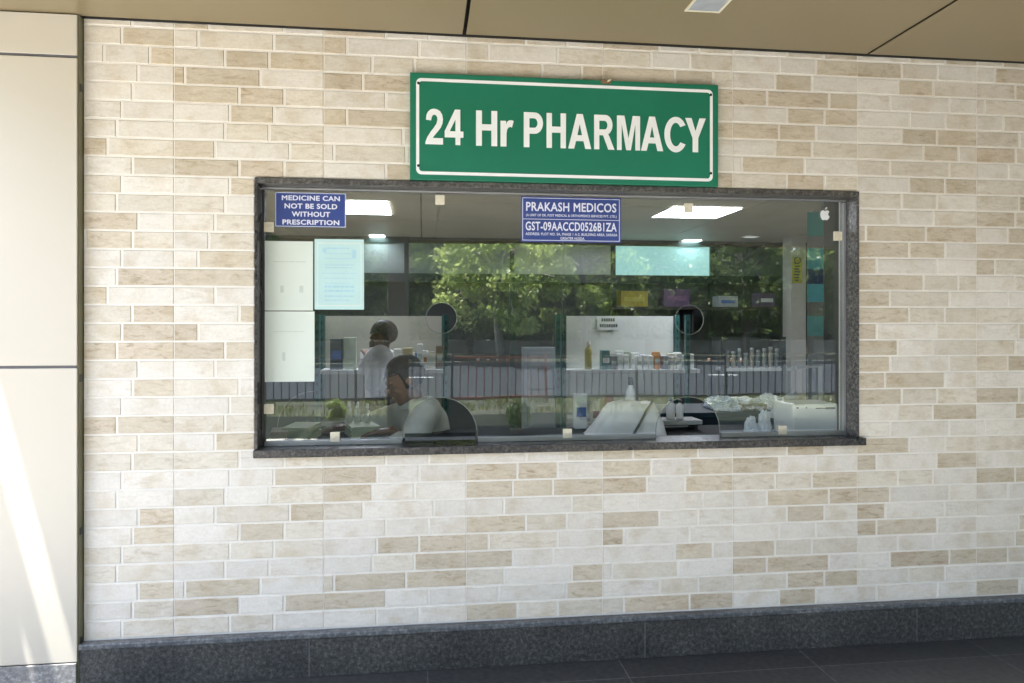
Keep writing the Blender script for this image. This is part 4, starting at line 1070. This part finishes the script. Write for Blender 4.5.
def seated_man():
    hc = P(405, 381, .60)
    t = thing('person', (P(425, 440, .66).x, .66, 0), 'seated man with black hair in a pale grey shirt looking down at the counter', 'person')
    # facing left (-X), a little towards the window, chin down
    rot = Matrix.Rotation(R(-78), 4, 'Z') @ Matrix.Rotation(R(26), 4, 'X')
    pel = P(430, 530, .68); pel.z = .60
    sp1 = P(430, 462, .68); sp2 = P(425, 424, .66); nk = P(416, 404, .635); hb = hc + Vector((.012, .01, -.03))
    shl = P(427, 411, .50); ell_ = P(404, 456, .40); wrl = P(392, 447, .40); wrl.z = .955
    shr = P(402, 415, .82); elr = P(372, 440, .80); elr.z = .94; wrr = P(352, 442, .56); wrr.z = .957
    hipl = pel + Vector((-.02, -.09, -.03)); hipr = pel + Vector((-.02, .09, -.03))
    knl = hipl + Vector((-.40, -.02, .0)); knr = hipr + Vector((-.40, .03, .0)); anl = knl + Vector((.03, 0, -.44)); anr = knr + Vector((.03, 0, -.44))
    fl = anl + Vector((-.17, -.02, -.06)); fr = anr + Vector((-.17, .02, -.06))
    ms = limb([pel, sp1, sp2], [.125, .115, .105]) + limb([sp2, nk, hb], [.09, .056, .052]) + limb([shl, sp2.lerp(nk, .35), shr], [.055, .085, .055])
    ms += limb([shl, ell_, wrl], [.055, .043, .026]) + limb([shr, elr, wrr], [.055, .043, .026])
    ms += limb([hipl, knl, anl, fl], [.085, .058, .042, .036]) + limb([hipr, knr, anr, fr], [.085, .058, .042, .036])
    ms += head_meshes(hc, rot) + hand_meshes(wrl, Vector((-1, -.1, -.05))) + hand_meshes(wrr, Vector((-1, -.35, -.05)))
    link('body', union(ms, .0055), skin_m, t, True)
    link('hair', hair_mesh(hc, rot), hair_m, t, True)
    eyes(hc, rot, t)
    # shirt: torso and sleeves to the forearm
    ms = limb([pel + Vector((0, 0, -.03)), sp1, sp2], [.142, .136, .124]) + limb([sp2, nk + Vector((.004, 0, -.028))], [.10, .066]) + limb([shl, sp2.lerp(nk, .35), shr], [.074, .10, .074])
    ms += limb([shl, ell_, ell_.lerp(wrl, .6)], [.074, .062, .05]) + limb([shr, elr, elr.lerp(wrr, .6)], [.074, .062, .05])
    sh = union(ms, .008, 5)
    for v in sh.vertices:
        p = v.co; v.co = p + Vector((1, .3, .2)) * (.006*noise.noise(p*11) + .004*noise.noise(Vector((p.x*9 + p.z*26, p.y*20, p.z*8))))
    link('shirt', sh, mat('grey_green_shirt', (0.56, 0.58, 0.52), .8, var=.06, scale=30, bump=.2, bscale=200), t, True)
    col_ = MB(); cc = nk + Vector((-.002, 0, .012)); ring = []
    for k in range(25):
        a = R(25 + 310*k/24 - 60); ring.append((cc.x + .072*math.cos(a), cc.y + .07*math.sin(a), cc.z + .012*math.cos(a)))
    for (a, b_) in zip(ring[:-1], ring[1:]):
        A, B = Vector(a), Vector(b_); C_ = Vector((cc.x, cc.y, 0)); 
        oa = (Vector((A.x, A.y, 0)) - C_)*.42; ob_ = (Vector((B.x, B.y, 0)) - C_)*.42
        up = Vector((0, 0, .022)); dn = Vector((0, 0, -.022))
        col_.quad(A + dn + oa, B + dn + ob_, B + up, A + up); col_.quad(A + up, B + up, B + dn + ob_*.4, A + dn + oa*.4)
    col_.build('collar', mat('shirt_collar', (0.48, 0.51, 0.46), .8), t, True)
    V3 = [pel, hipl, knl, anl, hipr, knr, anr]
    link('trousers', union(limb([pel, hipl, knl, anl], [.145, .102, .075, .06]) + limb([pel, hipr, knr, anr], [.145, .102, .075, .06]), .01, 4), mat('dark_trousers', (0.03, 0.03, 0.035), .8), t, True)
    # stool under him
    s_ = thing('stool', (pel.x, pel.y, 0), 'round stool under the seated man behind the counter', 'stool')
    m_ = MB(); m_.lathe(pel.x, pel.y, [(.16, pel.z - .165), (.17, pel.z - .155), (.17, pel.z - .135), (.15, pel.z - .125)], 24); m_.build('seat', M['black'], s_, True)
    for k in range(4):
        a = R(45 + 90*k); m_ = MB(); m_.tube([(pel.x + .12*math.cos(a), pel.y + .12*math.sin(a), pel.z - .166), (pel.x + .19*math.cos(a), pel.y + .19*math.sin(a), 0)], .012); m_.build('leg', M['dark_alu'], s_, True)
seated_man()

def standing_man():
    y = 2.35
    hc = P(383.5, 338, y)
    t = thing('person', (P(380, 400, y).x, y + .05, 0), 'standing man in a white shirt reaching towards the beige rack', 'person')
    rot = Matrix.Rotation(R(-70), 4, 'Z') @ Matrix.Rotation(R(18), 4, 'X')
    ch = P(379, 360, y); pel = P(381, 402, y + .02); pel.z = max(pel.z, .80); sp = ch.lerp(pel, .5); nk = P(382, 350, y)
    shl = ch + Vector((.02, -.13, .05)); shr = ch + Vector((-.02, .13, .05))
    ell_ = shl + Vector((-.06, .02, -.22)); wrl = ell_ + Vector((.02, .22, .06))
    elr = shr + Vector((-.10, .12, -.12)); wrr = elr + Vector((.0, .20, .10))
    hipl = pel + Vector((.02, -.09, -.06)); hipr = pel + Vector((-.02, .09, -.06))
    knl = Vector((hipl.x, hipl.y - .02, .43)); knr = Vector((hipr.x, hipr.y - .02, .43)); anl = Vector((hipl.x, hipl.y + .02, .07)); anr = Vector((hipr.x, hipr.y + .02, .07))
    fl = Vector((anl.x - .16, anl.y, .03)); fr = Vector((anr.x - .16, anr.y, .03))
    ms = limb([pel, sp, ch], [.10, .095, .095]) + limb([ch, nk, hc + Vector((0, 0, -.03))], [.085, .052, .05]) + limb([shl, ch.lerp(nk, .3), shr], [.05, .08, .05])
    ms += limb([shl, ell_, wrl], [.05, .039, .025]) + limb([shr, elr, wrr], [.05, .039, .025])
    ms += limb([hipl, knl, anl, fl], [.08, .054, .04, .034]) + limb([hipr, knr, anr, fr], [.08, .054, .04, .034])
    ms += head_meshes(hc, rot) + hand_meshes(wrl, Vector((.0, 1, .3))) + hand_meshes(wrr, Vector((-.2, 1, .3)))
    link('body', union(ms, .006), skin_m, t, True)
    link('hair', hair_mesh(hc, rot), mat('greyish_hair', (0.11, 0.095, 0.085), .6, var=.3, scale=80), t, True)
    eyes(hc, rot, t)
    ms = limb([pel + Vector((0, 0, -.05)), sp, ch], [.115, .112, .108]) + limb([ch, nk + Vector((0, 0, -.022))], [.09, .058]) + limb([shl, ch.lerp(nk, .3), shr], [.068, .094, .068])
    ms += limb([shl, ell_], [.068, .058]) + limb([shr, elr], [.068, .058])
    sh = union(ms, .008, 5)
    for v in sh.vertices:
        p = v.co; v.co = p + Vector((.6, 1, .2)) * (.008*noise.noise(p*9) + .005*noise.noise(Vector((p.x*9 + p.z*22, p.y*20, p.z*8))))
    link('shirt', sh, mat('white_shirt', (0.74, 0.74, 0.80), .75, var=.05, scale=20), t, True)
    V3 = [pel, hipl, knl, anl, hipr, knr, anr]
    link('trousers', union(limb([pel, hipl, knl, anl], [.125, .092, .07, .058]) + limb([pel, hipr, knr, anr], [.125, .092, .07, .058]), .01, 4), mat('black_trousers', (0.03, 0.032, 0.03), .8), t, True)
standing_man()

# ------------------------------------------------------------------ across the forecourt (seen mirrored in the glass)
iron_m = mat('dark_iron', (0.06, 0.06, 0.065), .55, var=.3, scale=12)
rust_m = mat('rusty_iron', (0.24, 0.075, 0.045), .7, var=.4, scale=14)
RLY = 10.3; RLEN = 1.77
RX = mir(546, 380, RLY)[0]
def railing(x0, mt, label):
    t = thing('railing_section', (x0 + RLEN/2, -RLY, 0), label, 'railing', 'railing sections along the road')
    zt = .86
    m_ = MB(); m_.box(x0 + RLEN - .022, -RLY - .03, -.05, x0 + RLEN + .022, -RLY + .03, zt + .05); m_.build('post', mt, t)
    for z in (zt - .02, .10):
        m_ = MB(); m_.box(x0 + .023, -RLY - .02, z - .02, x0 + RLEN - .023, -RLY + .02, z + .02); m_.build('rail', mt, t)
    n = 12
    for k in range(1, n):
        x = x0 + RLEN*k/n
        m_ = MB(); m_.box(x - .009, -RLY - .008, .121, x + .009, -RLY + .008, zt - .041); m_.build('picket', mt, t)
for k in range(-4, 7):
    x0 = RX - RLEN + k*RLEN
    if k == 0: railing(x0, rust_m, 'rusty red railing section reflected in the middle of the window')
    else: railing(x0, iron_m, 'dark iron railing section beside the road, reflected in the glass')

def leaf_mesh(name, clumps, per, size, seed, droop=.3, squash=.8):
    r_ = np.random.default_rng(seed)
    c = np.array([q[:3] for q in clumps]); rad = np.array([q[3] for q in clumps])
    n = len(clumps)*per
    idx = np.repeat(np.arange(len(clumps)), per)
    d = r_.normal(size=(n, 3)); d /= np.linalg.norm(d, axis=1)[:, None]
    rr = rad[idx] * r_.uniform(.25, 1, n)**.6
    p = c[idx] + d*rr[:, None]*np.array([1, 1, squash])
    u = r_.normal(size=(n, 3)); u[:, 2] -= droop; u /= np.linalg.norm(u, axis=1)[:, None]
    w = np.cross(u, r_.normal(size=(n, 3))); w /= np.linalg.norm(w, axis=1)[:, None]
    L = size*r_.uniform(.6, 1.3, n)[:, None]; Wd = L*.34
    v = np.stack([p - u*L*.5, p + w*Wd, p + u*L*.5, p - w*Wd], 1).reshape(-1, 3)
    me = bpy.data.meshes.new(name)
    me.vertices.add(n*4); me.vertices.foreach_set('co', v.ravel())
    me.loops.add(n*4); me.loops.foreach_set('vertex_index', np.arange(n*4))
    me.polygons.add(n); me.polygons.foreach_set('loop_start', np.arange(n)*4); me.polygons.foreach_set('loop_total', np.full(n, 4))
    me.update(calc_edges=True)
    at_ = me.attributes.new('shade', 'FLOAT', 'FACE')
    base_ = r_.uniform(0, .6, len(clumps))[idx] + r_.uniform(0, .4, n)
    at_.data.foreach_set('value', base_.astype(np.float32))
    return me
bark = mat('pale_bark', (0.24, 0.21, 0.17), .9, var=.3, scale=6, bump=.5, bscale=15)
bark_d = mat('dark_bark', (0.09, 0.075, 0.055), .9, var=.3, scale=6, bump=.5, bscale=15)
def tree(x, y, crown_c, crown_r, n_cl, per, size, lm, bm_, label, seed, trunk_r=.14, group=None, low=None):
    r_ = random.Random(seed)
    t = thing('tree', (x, y, 0), label, 'tree', group)
    cl = []
    cz = crown_c
    limbs = []
    for k in range(n_cl):
        while True:
            a = Vector((r_.uniform(-1, 1), r_.uniform(-1, 1), r_.uniform(-1, 1)))
            if .25 < a.length < 1: break
        rad = r_.uniform(.20, .38)*crown_r[0]*.8
        p = Vector((x + a.x*crown_r[0], y + a.y*crown_r[1], cz + a.z*crown_r[2]))
        cl.append((*p, rad)); limbs.append(p)
    m_ = MB(); top = cz + crown_r[2]*.4
    pts = [(x, y, -.1), (x + .03, y, .5), (x + r_.uniform(-.15, .15), y + .05, cz - crown_r[2]*.5), (x + r_.uniform(-.3, .3), y, cz), (x + r_.uniform(-.3, .3), y, top)]
    m_.tube(pts, [trunk_r*1.25, trunk_r, trunk_r*.85, trunk_r*.6, trunk_r*.25], 9)
    for p in limbs[::2]:
        s_ = Vector(pts[2]).lerp(Vector(pts[4]), r_.random()*.8); mid = s_.lerp(p, .5) + Vector((0, 0, .15))
        m_.tube([s_, mid, p], [trunk_r*.42, trunk_r*.26, trunk_r*.1], 6)
    m_.build('trunk', bm_, t, True)
    link('crown', leaf_mesh('crown', cl, per, size, seed), lm, t)
    return t
lm_bright = leaf_mat('bright_leaves', (0.16, 0.23, 0.04), (0.55, 0.62, 0.25), .5)
lm_mid = leaf_mat('mid_leaves', (0.10, 0.15, 0.03), (0.32, 0.39, 0.11), .45)
lm_dark = leaf_mat('dark_leaves', (0.05, 0.08, 0.025), (0.17, 0.22, 0.065), .42)
x, _ = mir(500, 300, 23.2)
tree(x, -23.4, 3.6, (2.5, 2.2, 2.7), 60, 120, .22, lm_bright, bark, 'bright sunlit tree with pale trunk reflected in the window middle', 5, .17)
x, _ = mir(445, 300, 26)
tree(x, -26.4, 4.4, (2.2, 2.0, 2.8), 38, 130, .24, lm_mid, bark_d, 'mid green tree left of the bright tree in the reflection', 8, .14)
x, _ = mir(585, 300, 25.5)
tree(x, -25.6, 4.2, (2.3, 2.0, 3.2), 46, 120, .24, lm_mid, bark_d, 'mid green drooping tree beside the bright tree in the reflection', 6, .13)
dk = 'trees beyond the road'
protos = []
for i, (px, yy, rr) in enumerate(((405, 28, (3.2, 2.6, 3.4)), (345, 31, (3.0, 2.6, 3.6)), (650, 29, (3.4, 2.6, 3.4)), (745, 27.5, (3.0, 2.5, 3.3)), (555, 33, (3.0, 2.6, 3.6)))):
    x, _ = mir(px, 300, yy)
    protos.append(tree(x, -yy, 4.6, rr, 46, 130, .27, lm_dark, bark_d, 'dark green shady tree beyond the road, reflected in the glass', 20 + i, .2, dk))
for i, (px, yy) in enumerate(((290, 27), (470, 31), (700, 34), (810, 30), (870, 27), (230, 32), (930, 33), (610, 36), (160, 28), (520, 38))):
    x, _ = mir(px, 300, yy)
    copy_tree(protos[i % 5], (x, -yy, 0), rng.uniform(0, 6))
cl = []
r_ = random.Random(3)
for k in range(460):
    xx = r_.uniform(-26, 40); cl.append((xx, -44 + r_.uniform(-3, 3) , r_.uniform(.2, 10.5) if k % 2 else r_.uniform(0, 3.0), r_.uniform(1.0, 2.0)))
o = link('far_woods', leaf_mesh('far_woods', cl, 90, .75, 9), leaf_mat('far_leaves', (0.035, 0.06, 0.02), (0.11, 0.15, 0.05), .35))
tag(o, 'dark mass of woods far beyond the road in the reflection', 'woods', kind='stuff')
# boundary wall beyond the trees
m_ = MB(); m_.box(-30, -33.3, -.05, 45, -33.1, .58); m_.box(-30, -33.34, .581, 45, -33.06, .66)
o = m_.build('boundary_wall', mat('pale_boundary_paint', (0.28, 0.27, 0.25), .85, var=.4, scale=1))
tag(base(o, (7, -33.2, 0)), 'low pale boundary wall among the trees in the reflection', 'wall')
# grass along the railing and small shrubs
def grass():
    n = 9000; r_ = np.random.default_rng(4)
    p = np.stack([r_.uniform(-7, 14, n), r_.uniform(-10.95, -8.5, n), np.full(n, -.012)], 1)
    keep = np.array([noise.noise(Vector((a*0.9, b_*1.3, 0))) > -.12 for a, b_, _ in p]); p = p[keep]; n = len(p)
    h_ = r_.uniform(.05, .17, n); a = r_.uniform(0, 6.28, n); w = np.stack([np.cos(a), np.sin(a), 0*a], 1)*.010
    tip = p + np.stack([r_.normal(0, .04, n), r_.normal(0, .04, n), h_], 1)
    v = np.stack([p - w, p + w, tip], 1).reshape(-1, 3)
    me = bpy.data.meshes.new('grass'); me.vertices.add(n*3); me.vertices.foreach_set('co', v.ravel())
    me.loops.add(n*3); me.loops.foreach_set('vertex_index', np.arange(n*3)); me.polygons.add(n)
    me.polygons.foreach_set('loop_start', np.arange(n)*3); me.polygons.foreach_set('loop_total', np.full(n, 3)); me.update(calc_edges=True)
    at_ = me.attributes.new('shade', 'FLOAT', 'FACE'); at_.data.foreach_set('value', r_.uniform(0, 1, n).astype(np.float32))
    tag(link('grass', me, leaf_mat('grass_blades', (0.10, 0.12, 0.03), (0.24, 0.25, 0.07), .3)), 'dry yellowish grass along the railing in the reflection', 'grass', kind='stuff')
grass()
def shrub(px, yy, rr, label, seed, lm=lm_bright):
    x, _ = mir(px, 430, yy); r_ = random.Random(seed)
    t = thing('potted_shrub', (x, -yy, 0), label, 'shrub', 'small shrubs on the forecourt')
    m_ = MB(); m_.lathe(x, -yy, [(.08, .0), (.09, .05), (.10, .055), (.10, .07), (.08, .07)], 16); m_.build('pot', mat('terracotta', (0.16, 0.13, 0.10), .8), t, True)
    m_ = MB(); m_.tube([(x, -yy, .1), (x + .01, -yy, .22)], [.012, .008]); m_.build('stem', bark_d, t)
    cl = [(x + r_.uniform(-1, 1)*rr*.6, -yy + r_.uniform(-1, 1)*rr*.6, .10 + rr*.8 + r_.uniform(-.7, .8)*rr, rr*.45) for _ in range(16)]
    link('foliage', leaf_mesh('foliage', cl, 60, .055, seed), lm, t)
shrub(517, 6.5, .19, 'bright green potted shrub reflected low in the window middle', 41)
shrub(424, 7.3, .15, 'small potted shrub reflected left of the middle arch', 42, lm_mid)
shrub(585, 7.6, .14, 'small dark potted shrub reflected beside the white bag', 43, lm_dark)
shrub(338, 7.4, .16, 'leafy potted shrub reflected near the left end of the window', 44, lm_mid)
# orange markers by the far kerb
og = mat('orange_plastic', (0.5, 0.17, 0.02), .5)
for i, px in enumerate((478, 488, 497, 507, 515, 708, 731, 741)):
    x, _ = mir(px, 360, 23.1)
    if i == 0:
        pr = thing('road_marker', (x, -23.1, 0), 'small orange marker post by the far kerb in the reflection', 'road marker', 'orange markers by the far kerb')
        m_ = MB(); m_.lathe(x, -23.1, [(.08, 0), (.08, .03), (.05, .05), (.045, .24), (.03, .27)], 12); m_.build('marker_post', og, pr, True)
        m_ = MB(); m_.lathe(x, -23.1, [(.0485, .16), (.0485, .20)], 12); m_.build('white_band', M['white'], pr, True)
    else: copy_tree(pr, (x, -23.1, 0))

# ------------------------------------------------------------------ light
SUN = Vector((-1.0, -0.38, 3.97)).normalized()
w = bpy.data.worlds.new('World'); S.world = w; w.use_nodes = True
nt = w.node_tree; bg = nt.nodes['Background']
sky = nt.nodes.new('ShaderNodeTexSky'); sky.sky_type = 'NISHITA'; sky.sun_disc = False
sky.sun_elevation = math.asin(SUN.z); sky.sun_rotation = math.atan2(SUN.x, SUN.y) % (2*math.pi)
sky.air_density = 1.0; sky.dust_density = 3.2; sky.ozone_density = 1.0
nt.links.new(sky.outputs['Color'], bg.inputs['Color']); bg.inputs['Strength'].default_value = 0.12
sl = bpy.data.lights.new('sun', 'SUN'); sl.energy = 3.4; sl.angle = R(0.55); sl.color = (1.0, 0.965, 0.91)
so = bpy.data.objects.new('sun', sl); COL.objects.link(so)
so.rotation_euler = (-SUN).to_track_quat('-Z', 'Y').to_euler(); so.location = (-4, -6, 12)

# ------------------------------------------------------------------ camera
cam = bpy.data.cameras.new('camera'); co = bpy.data.objects.new('camera', cam); COL.objects.link(co)
co.location = (0, -D, H); co.rotation_euler = (R(90), 0, -TH)
cam.sensor_width = 36; cam.lens = F / 1024 * 36
cam.shift_y = -(341.5 - Y0) / 1024
cam.clip_start = 0.05; cam.clip_end = 600
S.camera = co
S.render.resolution_x, S.render.resolution_y = 1024, 683
S.view_settings.view_transform = 'Standard'; S.view_settings.look = 'None'; S.view_settings.gamma = 1.0; S.view_settings.use_curve_mapping = False
S.view_settings.exposure = 3.0
S.render.engine = 'CYCLES'
cy = S.cycles
cy.max_bounces = 14; cy.diffuse_bounces = 6; cy.glossy_bounces = 5; cy.transparent_max_bounces = 16; cy.transmission_bounces = 6
cy.caustics_reflective = False; cy.caustics_refractive = False; cy.sample_clamp_indirect = 6.0
cy.use_denoising = True
